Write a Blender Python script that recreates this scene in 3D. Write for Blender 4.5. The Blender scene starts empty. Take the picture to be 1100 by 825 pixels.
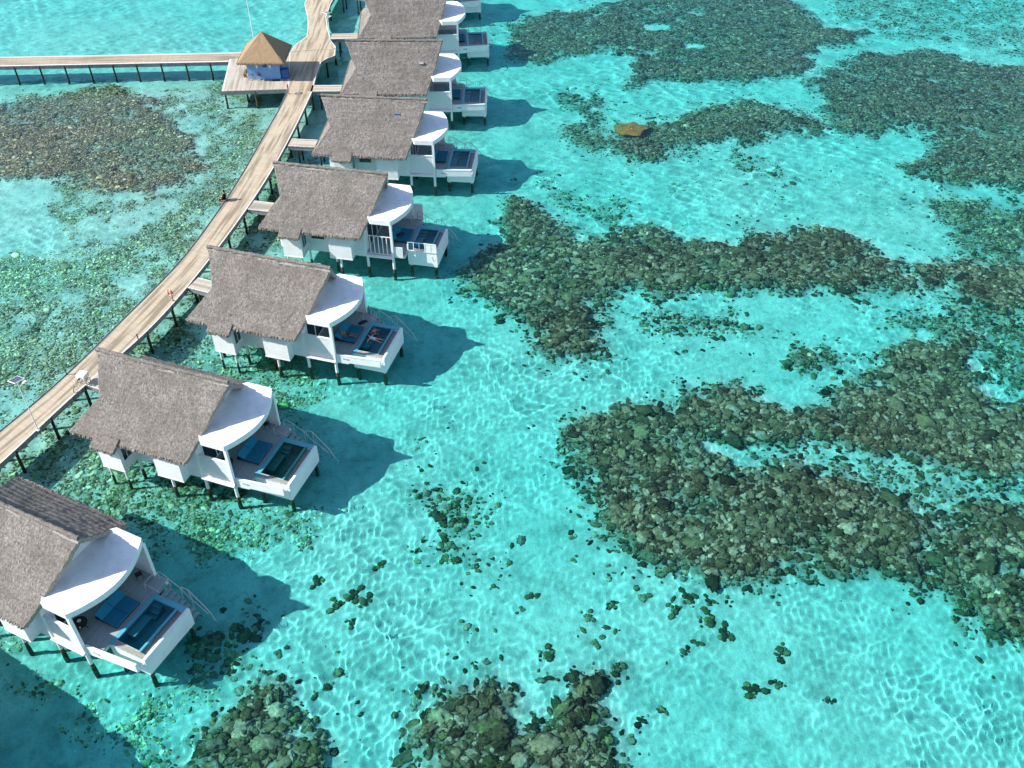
import bpy, bmesh, math, random
import numpy as np
from mathutils import Vector, Matrix

R = math.radians
SC = bpy.context.scene
COL = SC.collection
rng = np.random.default_rng(7)
random.seed(7)

# ------------------------------------------------------------------ camera model
FOC, PITCH, CAMH = 1071.13, 0.7315867, 57.6813       # focal length in 1100-px units, tilt below the horizon, metres above the decks
SP, CP = math.sin(PITCH), math.cos(PITCH)
WATER, DECK = -2.2, 0.0

def ray(px, py):
    x = (px - 550) / FOC; t = (412.5 - py) / FOC
    return np.array([x, CP + t * SP, -SP + t * CP])

def at(px, py, z=0.0):
    d = ray(px, py); k = (z - CAMH) / d[2]
    return d[0] * k, d[1] * k

def sea_at(px, py, z=-3.5):
    d = ray(px, py); d = d / np.linalg.norm(d)
    k = (WATER - CAMH) / d[2]; p = np.array([0, 0, CAMH]) + d * k
    n = 1 / 1.33; c = -d[2]; r = n * d + (n * c - math.sqrt(1 - n * n * (1 - c * c))) * np.array([0, 0, 1.0])
    k = (z - WATER) / r[2]; p = p + r * k
    return p[0], p[1]

# ------------------------------------------------------------------ small helpers
def tag(o, label=None, cat=None, group=None, kind=None):
    if label: o['label'] = label
    if cat: o['category'] = cat
    if group: o['group'] = group
    if kind: o['kind'] = kind
    return o

def empty(name, loc=(0, 0, 0), rz=0.0, label=None, cat=None, group=None):
    o = bpy.data.objects.new(name, None); COL.objects.link(o)
    o.location = loc; o.rotation_euler = (0, 0, rz); o.empty_display_size = .3
    return tag(o, label, cat, group)

def receiver(o):
    o.cycles.is_caustics_receiver = True
    return o

class MB:
    """collects pieces, then becomes one mesh object"""
    def __init__(s): s.v = []; s.f = []; s.m = []; s.sm = []
    def add(s, vs, fs, mi=0, smooth=False):
        b = len(s.v); s.v += [tuple(map(float, q)) for q in vs]
        for f in fs: s.f.append([b + i for i in f]); s.m.append(mi); s.sm.append(smooth)
    def box(s, x0, x1, y0, y1, z0, z1, mi=0, M=None):
        x0, x1 = min(x0, x1), max(x0, x1); y0, y1 = min(y0, y1), max(y0, y1); z0, z1 = min(z0, z1), max(z0, z1)
        vs = [(x0,y0,z0),(x1,y0,z0),(x1,y1,z0),(x0,y1,z0),(x0,y0,z1),(x1,y0,z1),(x1,y1,z1),(x0,y1,z1)]
        if M is not None: vs = [M @ Vector(q) for q in vs]
        s.add(vs, [(0,3,2,1),(4,5,6,7),(0,1,5,4),(1,2,6,5),(2,3,7,6),(3,0,4,7)], mi)
    def bbox(s, x0, x1, y0, y1, z0, z1, bev=.02, mi=0, M=None):
        """a box with chamfered edges"""
        bm = bmesh.new(); bmesh.ops.create_cube(bm, size=1)
        for q in bm.verts:
            q.co = Vector(((x0 + x1) / 2 + q.co.x * abs(x1 - x0), (y0 + y1) / 2 + q.co.y * abs(y1 - y0), (z0 + z1) / 2 + q.co.z * abs(z1 - z0)))
        bmesh.ops.bevel(bm, geom=list(bm.edges), offset=bev, segments=2, affect='EDGES', profile=.5)
        bm.verts.index_update()
        vs = [q.co.copy() for q in bm.verts]
        if M is not None: vs = [M @ q for q in vs]
        s.add(vs, [[q.index for q in f.verts] for f in bm.faces], mi); bm.free()
    def prism(s, poly, z0, z1, mi=0, top_mi=None):
        n = len(poly)
        a = sum(poly[i][0] * poly[(i+1) % n][1] - poly[(i+1) % n][0] * poly[i][1] for i in range(n))
        if a < 0: poly = poly[::-1]
        vs = [(x, y, z0) for x, y in poly] + [(x, y, z1) for x, y in poly]
        s.add(vs, [list(range(n))[::-1]], mi)
        s.add(vs, [list(range(n, 2 * n))], mi if top_mi is None else top_mi)
        s.add(vs, [(i, (i+1) % n, n + (i+1) % n, n + i) for i in range(n)], mi)
    def tube(s, pts, r, n=8, mi=0, closed=False):
        pts = [Vector(p) for p in pts]; rs = r if isinstance(r, (list, tuple)) else [r] * len(pts)
        k = len(pts); vs = []; up = None
        for i, p in enumerate(pts):
            if closed: t = (pts[(i+1) % k] - pts[i-1]).normalized()
            else: t = (pts[min(i+1, k-1)] - pts[max(i-1, 0)]).normalized()
            if up is None:
                up = Vector((0,0,1)) if abs(t.z) < .9 else Vector((1,0,0))
            a = t.cross(up).normalized(); b = a.cross(t).normalized(); up = b
            for j in range(n):
                w = 2 * math.pi * j / n
                vs.append(p + (a * math.cos(w) + b * math.sin(w)) * rs[i])
        fs = []
        for i in range(k if closed else k - 1):
            q = (i + 1) % k
            for j in range(n): fs.append((i*n+j, i*n+(j+1)%n, q*n+(j+1)%n, q*n+j))
        s.add(vs, fs, mi, True)
        if not closed: s.add(vs, [list(range(n))[::-1], list(range((k-1)*n, k*n))], mi)
    def ring(s, c, rad, r, nrm=(0,0,1), n=24, m=6, mi=0):
        nv = Vector(nrm).normalized(); a = nv.orthogonal().normalized(); b = nv.cross(a)
        s.tube([Vector(c) + (a * math.cos(2*math.pi*i/n) + b * math.sin(2*math.pi*i/n)) * rad for i in range(n)], r, m, mi, True)
    def ball(s, c, r, mi=0, seg=12, sq=(1,1,1)):
        bm = bmesh.new(); bmesh.ops.create_uvsphere(bm, u_segments=seg, v_segments=max(6, seg*2//3), radius=1)
        bm.verts.index_update()
        s.add([(c[0]+q.co.x*r*sq[0], c[1]+q.co.y*r*sq[1], c[2]+q.co.z*r*sq[2]) for q in bm.verts], [[q.index for q in f.verts] for f in bm.faces], mi, True); bm.free()
    def disc(s, c, r, z0, z1, n=24, mi=0):
        s.prism([(c[0] + r*math.cos(2*math.pi*i/n), c[1] + r*math.sin(2*math.pi*i/n)) for i in range(n)], z0, z1, mi)
    def mesh(s, name, mats):
        me = bpy.data.meshes.new(name); me.from_pydata(s.v, [], s.f)
        for m in (mats if isinstance(mats, (list, tuple)) else [mats]): me.materials.append(m)
        me.polygons.foreach_set('material_index', s.m); me.polygons.foreach_set('use_smooth', s.sm); me.update()
        return me
    def build(s, name, mats, parent=None):
        return link(name, s.mesh(name, mats), parent)

def link(name, me, parent=None):
    o = bpy.data.objects.new(name, me); COL.objects.link(o)
    if parent is not None: o.parent = parent
    return o

def children(o): return [c for c in list(bpy.data.objects) if c.parent == o]

def copy_tree(o, kids, parent=None):
    c = o.copy(); COL.objects.link(c)
    if parent is not None: c.parent = parent
    for ch in kids.get(o, []): copy_tree(ch, kids, c)
    return c

def kid_map():
    k = {}
    for o in bpy.data.objects:
        if o.parent is not None: k.setdefault(o.parent, []).append(o)
    return k

def np_mesh(name, V, F, mats, smooth=True, cols=None, cname='col'):
    """fast mesh from arrays; all faces of one size"""
    me = bpy.data.meshes.new(name); n = F.shape[1]
    me.vertices.add(len(V)); me.vertices.foreach_set('co', np.ascontiguousarray(V, dtype=np.float32).ravel())
    me.loops.add(F.size); me.loops.foreach_set('vertex_index', np.ascontiguousarray(F, dtype=np.int32).ravel())
    me.polygons.add(len(F)); me.polygons.foreach_set('loop_start', np.arange(0, F.size, n, dtype=np.int32))
    try: me.polygons.foreach_set('loop_total', np.full(len(F), n, dtype=np.int32))
    except Exception: pass
    me.polygons.foreach_set('use_smooth', np.full(len(F), smooth))
    for m in (mats if isinstance(mats, (list, tuple)) else [mats]): me.materials.append(m)
    if cols is not None:
        a = me.color_attributes.new(cname, 'FLOAT_COLOR', 'POINT')
        c4 = np.ones((len(V), 4), dtype=np.float32); c4[:, :3] = cols
        a.data.foreach_set('color', c4.ravel())
    me.update(); me.validate()
    return me

def vnoise(x, y, seed=0):
    """smooth value noise in [-1,1]"""
    r = np.random.default_rng(seed); T = r.uniform(-1, 1, (256, 256))
    xi = np.floor(x).astype(int); yi = np.floor(y).astype(int); fx = x - xi; fy = y - yi
    fx = fx*fx*(3-2*fx); fy = fy*fy*(3-2*fy)
    a = T[xi % 256, yi % 256]; b = T[(xi+1) % 256, yi % 256]; c = T[xi % 256, (yi+1) % 256]; d = T[(xi+1) % 256, (yi+1) % 256]
    return (a*(1-fx)+b*fx)*(1-fy) + (c*(1-fx)+d*fx)*fy

def fbm(x, y, seed=0, octv=4, gain=.5):
    s = 0; a = 1; n = 0
    for k in range(octv):
        ca, sa = math.cos(.6*k), math.sin(.6*k)
        s = s + a * vnoise((x*ca-y*sa)*2**k + 17.3*k, (x*sa+y*ca)*2**k - 9.1*k, seed + k); n += a; a *= gain
    return s / n

def sstep(a, b, x):
    t = np.clip((x - a) / (b - a), 0, 1); return t*t*(3-2*t)

# ------------------------------------------------------------------ materials
class NT:
    def __init__(s, name):
        s.mat = bpy.data.materials.new(name); s.mat.use_nodes = True; s.t = s.mat.node_tree; s.t.nodes.clear()
        s.out = s.t.nodes.new('ShaderNodeOutputMaterial')
    def n(s, typ, **kw):
        o = s.t.nodes.new('ShaderNode' + typ)
        for k, v in kw.items():
            if k.startswith('i_'):
                key = k[2:].replace('_', ' ')
                o.inputs[int(key) if key.isdigit() else key].default_value = v
            else: setattr(o, k, v)
        return o
    def l(s, a, b): s.t.links.new(a, b)
    def noise(s, vec, scale, detail=3, rough=.55):
        o = s.n('TexNoise'); o.inputs['Scale'].default_value = scale; o.inputs['Detail'].default_value = detail; o.inputs['Roughness'].default_value = rough
        if vec is not None: s.l(vec, o.inputs['Vector'])
        return o.outputs['Fac']
    def mapping(s, vec, scale=(1,1,1), rot=(0,0,0), loc=None):
        o = s.n('Mapping'); o.inputs['Scale'].default_value = scale; o.inputs['Rotation'].default_value = rot
        if loc is not None: s.l(loc, o.inputs['Location'])
        s.l(vec, o.inputs['Vector']); return o.outputs[0]
    def ramp(s, fac, stops):
        o = s.n('ValToRGB'); e = o.color_ramp.elements
        while len(e) < len(stops): e.new(.5)
        for q, (p, c) in zip(e, stops): q.position = p; q.color = (*c, 1) if len(c) == 3 else c
        s.l(fac, o.inputs[0]); return o.outputs[0]
    def mix(s, fac, a, b, mode='MIX'):
        o = s.n('Mix', data_type='RGBA', blend_type=mode)
        for sock, v in ((o.inputs[0], fac), (o.inputs[6], a), (o.inputs[7], b)):
            if hasattr(v, 'links'): s.l(v, sock)
            elif isinstance(v, (int, float)): sock.default_value = v
            else: sock.default_value = (*v, 1)
        return o.outputs[2]
    def math(s, op, a, b=0.0):
        o = s.n('Math', operation=op)
        for sock, v in ((o.inputs[0], a), (o.inputs[1], b)):
            if hasattr(v, 'links'): s.l(v, sock)
            else: sock.default_value = v
        return o.outputs[0]
    def bsdf(s, color, rough=.6, bump=None, bstr=.3, bdist=.02, metal=0.0, spec=.4, **kw):
        b = s.n('BsdfPrincipled')
        if hasattr(color, 'links'): s.l(color, b.inputs['Base Color'])
        else: b.inputs['Base Color'].default_value = (*color, 1)
        if hasattr(rough, 'links'): s.l(rough, b.inputs['Roughness'])
        else: b.inputs['Roughness'].default_value = rough
        b.inputs['Metallic'].default_value = metal; b.inputs['Specular IOR Level'].default_value = spec
        if bump is not None:
            q = s.n('Bump'); q.inputs['Strength'].default_value = bstr; q.inputs['Distance'].default_value = bdist
            s.l(bump, q.inputs['Height']); s.l(q.outputs[0], b.inputs['Normal'])
        s.l(b.outputs[0], s.out.inputs[0]); return s.mat

def simple(name, col, rough=.6, var=.12, scale=6, metal=0.0, spec=.4):
    """a plain coat with a little uneven tone and grain"""
    t = NT(name); tc = t.n('TexCoord').outputs['Object']
    f = t.noise(tc, scale, 4)
    c = t.ramp(f, [(.3, tuple(x*(1-var) for x in col)), (.7, tuple(min(1, x*(1+var)) for x in col))])
    return t.bsdf(c, rough, f, .15, .01, metal, spec)

M = {}
def mats():
    # weathered palm thatch
    t = NT('thatch'); tc = t.n('TexCoord').outputs['Object']; rnd = t.n('ObjectInfo').outputs['Random']
    off = t.n('CombineXYZ'); t.l(t.math('MULTIPLY', rnd, 70), off.inputs[0]); t.l(t.math('MULTIPLY', rnd, 31), off.inputs[1])
    v = t.mapping(tc, loc=off.outputs[0])
    st = t.noise(t.mapping(v, (9, 2.2, 2.2)), 1.6, 5, .65)
    cs = t.noise(t.mapping(v, (1.1, 7, 7)), 1.0, 3)
    bl = t.noise(v, .55, 4, .6)
    fine = t.noise(t.mapping(v, (2.2, 1.5, 1.5)), 3.4, 4, .75)
    c = t.ramp(st, [(.28, (.066, .059, .053)), (.5, (.168, .151, .137)), (.72, (.37, .337, .31))])
    c = t.mix(.62, c, t.ramp(fine, [(.32, (.044, .039, .035)), (.5, (.176, .159, .144)), (.66, (.47, .43, .40))]))
    c = t.mix(t.ramp(cs, [(.35, (.0,)*3), (.7, (.45,)*3)]), c, (.31, .28, .252))
    c = t.mix(t.ramp(bl, [(.36, (.5,)*3), (.60, (0,)*3)]), c, (.125, .11, .096))
    c = t.mix(t.ramp(t.noise(v, 1.3, 5, .7), [(.62, (0,)*3), (.72, (.5,)*3)]), c, (.41, .37, .34))
    h = t.math('ADD', t.math('MULTIPLY', fine, .8), t.math('ADD', st, t.math('MULTIPLY', cs, .7)))
    M['thatch'] = t.bsdf(c, .95, h, .9, .09, spec=.08)
    # cut thatch ends
    t = NT('thatch_ends'); tc = t.n('TexCoord').outputs['Object']
    f = t.noise(t.mapping(tc, (9, 9, 3)), 1.5, 4, .7)
    M['thatch_ends'] = t.bsdf(t.ramp(f, [(.3, (.14, .12, .10)), (.7, (.46, .42, .37))]), .95, f, .8, .06, spec=.08)
    # newer brown thatch of the hut
    t = NT('brown_thatch'); tc = t.n('TexCoord').outputs['Object']
    f = t.noise(t.mapping(tc, (3, 3, 9)), 2.0, 5, .65); g = t.noise(tc, 9, 3, .7)
    c = t.mix(.5, t.ramp(f, [(.3, (.23, .155, .09)), (.7, (.39, .275, .17))]), t.ramp(g, [(.3, (.20, .135, .08)), (.7, (.41, .29, .18))]))
    M['brown_thatch'] = t.bsdf(c, .95, t.math('ADD', f, g), .7, .05, spec=.08)
    # white render with faint streaks
    t = NT('white_paint'); tc = t.n('TexCoord').outputs['Object']
    f = t.noise(tc, 1.2, 5, .65); s2 = t.noise(t.mapping(tc, (5, 5, .7)), 1.6, 4, .65)
    c = t.mix(t.ramp(s2, [(.55, (0,)*3), (.8, (.35,)*3)]), t.ramp(f, [(.3, (.70, .715, .72)), (.6, (.80, .81, .81))]), (.56, .57, .55))
    M['white'] = t.bsdf(c, .55, f, .08, .01)
    # canopy membrane top, slightly soiled
    t = NT('canopy_white'); tc = t.n('TexCoord').outputs['Object']
    f = t.noise(tc, .9, 5, .65); g = t.noise(tc, 9, 3, .7)
    c = t.mix(t.ramp(g, [(.6, (0,)*3), (.75, (.4,)*3)]), t.ramp(f, [(.32, (.66, .67, .68)), (.55, (.82, .82, .82))]), (.58, .58, .57))
    M['canopy'] = t.bsdf(c, .5, f, .06, .01)
    # boarded white cladding
    t = NT('white_boards'); tc = t.n('TexCoord').outputs['Object']; sx = t.n('SeparateXYZ'); t.l(tc, sx.inputs[0])
    fr = t.math('FRACT', t.math('MULTIPLY', sx.outputs[2], 7.0)); line = t.ramp(fr, [(.0, (1,)*3), (.12, (0,)*3)])
    f = t.noise(t.mapping(tc, (1, 1, 6)), 2, 4)
    M['boards'] = t.bsdf(t.mix(line, t.ramp(f, [(.3, (.66, .68, .69)), (.7, (.78, .79, .79))]), (.38, .40, .41)), .6, fr, .3, .02)
    # terrace planks (run across the terrace)
    t = NT('terrace_planks'); tc = t.n('TexCoord').outputs['Object']; sx = t.n('SeparateXYZ'); t.l(tc, sx.inputs[0])
    q = t.math('MULTIPLY', sx.outputs[0], 7.0); fr = t.math('FRACT', q); fl = t.math('FLOOR', q)
    w = t.n('TexWhiteNoise', noise_dimensions='1D'); t.l(fl, w.inputs['W'])
    f = t.noise(t.mapping(tc, (8, 1, 1)), 2, 4)
    c = t.mix(.55, t.ramp(w.outputs['Value'], [(0, (.25, .29, .30)), (1, (.38, .42, .43))]), t.ramp(f, [(.3, (.23, .27, .28)), (.7, (.41, .45, .46))]))
    c = t.mix(t.ramp(fr, [(0, (1,)*3), (.1, (0,)*3)]), c, (.08, .08, .08))
    M['planks'] = t.bsdf(c, .75, f, .2, .01)
    # boardwalk planks, laid across, uv = metres across / along
    for nm, a, b, g in (('walk', (.375, .305, .215), (.51, .435, .325), (.235, .19, .135)), ('pale_walk', (.37, .325, .265), (.50, .45, .38), (.29, .25, .20)), ('red_walk', (.32, .255, .19), (.44, .365, .28), (.23, .18, .13))):
        t = NT(nm + '_planks'); uv = t.n('UVMap').outputs[0]; sx = t.n('SeparateXYZ'); t.l(uv, sx.inputs[0])
        q = t.math('MULTIPLY', sx.outputs[1], 6.5); fr = t.math('FRACT', q); fl = t.math('FLOOR', q)
        w = t.n('TexWhiteNoise', noise_dimensions='1D'); t.l(fl, w.inputs['W'])
        f = t.noise(t.mapping(uv, (1.0, 5, 1)), 2.0, 4)
        c = t.mix(.5, t.ramp(w.outputs['Value'], [(0, a), (1, b)]), t.ramp(f, [(.3, a), (.7, b)]))
        q2 = t.math('FLOOR', t.math('MULTIPLY', sx.outputs[1], .31)); w2 = t.n('TexWhiteNoise', noise_dimensions='1D'); t.l(q2, w2.inputs['W'])
        c = t.mix(t.math('MULTIPLY', w2.outputs['Value'], .30), c, b)
        # tracks worn by carts: two long bands, broken up
        tr = t.ramp(t.noise(t.mapping(uv, (2.1, .12, 1)), 1.0, 3, .5), [(.47, (0,)*3), (.60, (.95,)*3)])
        c = t.mix(tr, c, g)
        c = t.mix(t.ramp(t.noise(t.mapping(uv, (.8, .5, 1)), 1.0, 4, .6), [(.55, (0,)*3), (.75, (.5,)*3)]), c, b)
        c = t.mix(t.ramp(fr, [(0, (.8,)*3), (.12, (0,)*3)]), c, (.16, .13, .10))
        M[nm] = t.bsdf(c, .8, f, .2, .01, spec=.2)
    M['fascia'] = simple('weathered_fascia', (.20, .22, .22), .8, .3, 3)
    M['edge_trim'] = simple('pale_edge_trim', (.60, .58, .54), .7, .15, 3)
    # pile: algae brown
    t = NT('pile_brown'); tc = t.n('TexCoord').outputs['Object']; f = t.noise(tc, 7, 5, .7)
    M['pile'] = t.bsdf(t.ramp(f, [(.3, (.022, .020, .012)), (.55, (.075, .062, .03)), (.75, (.15, .125, .06))]), .85, f, .8, .05)
    t = NT('pile_dark'); tc = t.n('TexCoord').outputs['Object']; f = t.noise(tc, 6, 5, .7)
    M['pile_dark'] = t.bsdf(t.ramp(f, [(.35, (.012, .012, .010)), (.65, (.05, .045, .03))]), .85, f, .8, .05)
    M['glass_dark'] = simple('dark_glass', (.012, .03, .04), .08, .2, 2, spec=.7)
    M['black'] = simple('black_metal', (.012, .012, .013), .5, .2, 5)
    M['grey_metal'] = simple('galvanised_rail', (.42, .43, .43), .45, .15, 8, metal=.3)
    M['cream_rail'] = simple('pale_timber_rail', (.50, .48, .44), .7, .15, 8)
    M['dark_wood'] = simple('dark_wood', (.035, .02, .014), .5, .3, 8)
    M['brown_wood'] = simple('brown_wood', (.16, .09, .05), .6, .3, 6)
    M['china'] = simple('white_china', (.75, .75, .74), .25, .05, 8)
    M['bed_blue'] = simple('blue_canvas', (.015, .15, .245), .85, .10, 9, spec=.15)
    M['bed_blue_light'] = simple('lighter_blue_canvas', (.018, .20, .31), .85, .10, 9, spec=.15)
    M['towel'] = simple('dark_towel', (.03, .035, .045), .95, .3, 12)
    # pool tiles
    t = NT('pool_tile'); tc = t.n('TexCoord').outputs['Object']
    br = t.n('TexBrick', offset=0.0); br.inputs['Scale'].default_value = 4.0; br.inputs['Mortar Size'].default_value = .012
    br.inputs['Color1'].default_value = (.075, .36, .45, 1); br.inputs['Color2'].default_value = (.10, .43, .52, 1); br.inputs['Mortar'].default_value = (.12, .28, .36, 1)
    br.inputs['Brick Width'].default_value = .25; br.inputs['Row Height'].default_value = .25; t.l(tc, br.inputs['Vector'])
    M['tile'] = t.bsdf(br.outputs[0], .3, br.outputs[1], .2, .01)
    M['tile_edge'] = simple('pale_tile_edge', (.30, .46, .52), .35, .15, 8)
    M['tile_green'] = simple('green_pool_lining', (.05, .27, .22), .4, .25, 3)
    t = NT('gravel'); tc = t.n('TexCoord').outputs['Object']; f = t.noise(tc, 22, 3, .8)
    M['gravel'] = t.bsdf(t.ramp(f, [(.35, (.12, .10, .08)), (.65, (.55, .49, .40))]), .9, f, .9, .03)
    for nm, c in (('pool_water', (.66, .89, .90, 1)),):
        t = NT(nm); g = t.n('BsdfGlass'); g.inputs['Color'].default_value = c; g.inputs['IOR'].default_value = 1.33; g.inputs['Roughness'].default_value = 0
        t.l(g.outputs[0], t.out.inputs[0]); M[nm] = t.mat
    # hut, little things
    t = NT('blue_wall'); tc = t.n('TexCoord').outputs['Object']; f = t.noise(tc, 1.2, 4); s2 = t.noise(t.mapping(tc, (6, 6, .8)), 1.5, 4)
    M['blue_wall'] = t.bsdf(t.mix(.4, t.ramp(f, [(.3, (.13, .29, .56)), (.7, (.18, .36, .62))]), t.ramp(s2, [(.3, (.13, .29, .55)), (.7, (.18, .37, .63))])), .7, f, .1, .01)
    M['blue_dark'] = simple('dark_blue_paint', (.02, .09, .30), .5, .2, 4)
    M['red'] = simple('red_plastic', (.55, .035, .02), .5, .2, 6)
    M['white_plastic'] = simple('white_plastic', (.78, .78, .78), .4, .06, 6)
    M['rubber'] = simple('tyre_rubber', (.012, .012, .012), .85, .3, 9)
    M['chrome'] = simple('bright_metal', (.55, .55, .56), .3, .1, 6, metal=.8)
    M['bike_paint'] = simple('grey_frame_paint', (.20, .19, .18), .4, .2, 6)
    M['bike_pale'] = simple('cream_frame_paint', (.62, .58, .50), .4, .15, 6)
    t = NT('solar_cells'); tc = t.n('TexCoord').outputs['Object']
    br = t.n('TexBrick', offset=0.0); br.inputs['Scale'].default_value = 1.0; br.inputs['Mortar Size'].default_value = .012; br.inputs['Brick Width'].default_value = .2; br.inputs['Row Height'].default_value = .2
    br.inputs['Color1'].default_value = (.02, .03, .06, 1); br.inputs['Color2'].default_value = (.03, .04, .08, 1); br.inputs['Mortar'].default_value = (.35, .37, .4, 1); t.l(tc, br.inputs['Vector'])
    M['solar'] = t.bsdf(br.outputs[0], .2, None)
    # people
    for nm, c in (('skin_tan', (.36, .17, .10)), ('skin_pink', (.50, .22, .17)), ('skin_light', (.55, .34, .26))): M[nm] = simple(nm, c, .55, .06, 10)
    M['cloth_black'] = simple('black_cloth', (.008, .008, .010), .9, .3, 9, spec=.1)
    M['cloth_dark'] = simple('dark_swimwear', (.03, .04, .07), .8, .2, 9)
    t = NT('patterned_swimwear'); tc = t.n('TexCoord').outputs['Object']; vo = t.n('TexVoronoi'); vo.inputs['Scale'].default_value = 16; t.l(tc, vo.inputs['Vector'])
    M['cloth_pattern'] = t.bsdf(t.ramp(vo.outputs['Distance'], [(.25, (.14, .16, .55)), (.42, (.75, .74, .78))]), .8, None)
    M['hair_dark'] = simple('dark_hair', (.014, .010, .008), .6, .3, 14)
    M['hair_brown'] = simple('brown_hair', (.09, .045, .02), .6, .3, 14)
    M['tarp'] = simple('blue_tarpaulin', (.04, .12, .45), .6, .2, 5)
    M['pale_patch'] = simple('pale_mending_sheet', (.27, .31, .34), .7, .2, 5)
    # corals: colour comes from each coral's own pigment
    t = NT('coral'); a = t.n('Attribute', attribute_name='col').outputs['Color']; tc = t.n('TexCoord').outputs['Object']
    f = t.noise(tc, 4.5, 4, .7); g = t.noise(tc, 14, 2, .7)
    c = t.mix(.75, a, t.ramp(f, [(.3, (.35,)*3), (.7, (1.45,)*3)]), 'MULTIPLY')
    M['coral'] = t.bsdf(c, .9, t.math('ADD', f, g), .8, .08, spec=.1)
    # sand with rubble and algae film
    t = NT('sand'); a = t.n('Attribute', attribute_name='col').outputs['Color']; tc = t.n('TexCoord').outputs['Object']
    f = t.noise(tc, 1.1, 5, .65); g = t.noise(tc, 5, 3, .7); b = t.noise(tc, .25, 3, .6)
    c = t.mix(1.0, a, t.ramp(f, [(.30, (.64, .68, .66)), (.50, (1.0,)*3), (.75, (1.10,)*3)]), 'MULTIPLY')
    c = t.mix(1.0, c, t.ramp(g, [(.30, (.86,)*3), (.55, (1.04,)*3)]), 'MULTIPLY')
    c = t.mix(1.0, c, t.ramp(b, [(.34, (.74, .82, .82)), (.58, (1.06,)*3)]), 'MULTIPLY')
    M['sand'] = t.bsdf(c, .95, t.math('ADD', f, t.math('MULTIPLY', g, .3)), .9, .18, spec=.05)
    # sea water: clear, rippled, its colour set by how much of it lies over the bottom
    t = NT('sea_water'); a = t.n('Attribute', attribute_name='col').outputs['Color']
    g = t.n('BsdfGlass'); g.inputs['IOR'].default_value = 1.33; g.inputs['Roughness'].default_value = 0; bp = t.n('Bump'); bp.inputs['Strength'].default_value = .35; bp.inputs['Distance'].default_value = .05; t.l(t.math('ADD', t.noise(t.n('TexCoord').outputs['Object'], 1.6, 2, .5), t.math('MULTIPLY', t.noise(t.n('TexCoord').outputs['Object'], 3.6, 2, .5), .4)), bp.inputs['Height']); t.l(bp.outputs[0], g.inputs['Normal']); t.l(a, g.inputs['Color']); t.l(g.outputs[0], t.out.inputs[0])
    M['sea'] = t.mat
mats()

# ------------------------------------------------------------------ world, sun, camera
SUN_AZ, SUN_EL = 9.0, 38.0          # light travels towards +x, a little towards +y
wd = bpy.data.worlds.new('World'); SC.world = wd; wd.use_nodes = True
sky = wd.node_tree.nodes.new('ShaderNodeTexSky'); sky.sky_type = 'NISHITA'; sky.sun_disc = False
sky.sun_elevation = R(SUN_EL); sky.sun_rotation = R(270 - SUN_AZ); sky.air_density = 1.0; sky.dust_density = .6
bgn = wd.node_tree.nodes['Background']; wd.node_tree.links.new(sky.outputs[0], bgn.inputs[0]); bgn.inputs[1].default_value = .12
ld = bpy.data.lights.new('sun', 'SUN'); ld.energy = 4.4; ld.angle = R(.5); ld.color = (1, .965, .90); ld.cycles.is_caustics_light = True
lo = bpy.data.objects.new('sun', ld); COL.objects.link(lo)
dirv = Vector((math.cos(R(SUN_EL)) * math.cos(R(SUN_AZ)), math.cos(R(SUN_EL)) * math.sin(R(SUN_AZ)), -math.sin(R(SUN_EL))))
lo.rotation_euler = dirv.to_track_quat('-Z', 'Y').to_euler(); lo.location = (-60, 40, 60)
cd = bpy.data.cameras.new('camera'); cam = bpy.data.objects.new('camera', cd); COL.objects.link(cam)
cam.location = (0, 0, CAMH); cam.rotation_euler = (math.pi/2 - PITCH, 0, 0)
cd.sensor_width = 36; cd.lens = FOC / 1100 * 36; cd.clip_end = 6000; cd.clip_start = .5
SC.camera = cam
SC.view_settings.view_transform = 'Standard'; SC.view_settings.look = 'None'; SC.view_settings.exposure = .88; SC.view_settings.gamma = 1
SC.cycles.caustics_reflective = False; SC.cycles.caustics_refractive = True
SC.cycles.max_bounces = 10; SC.cycles.transmission_bounces = 8; SC.cycles.diffuse_bounces = 4; SC.cycles.glossy_bounces = 3
SC.cycles.sample_clamp_indirect = 4.0; SC.cycles.blur_glossy = .5

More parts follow.
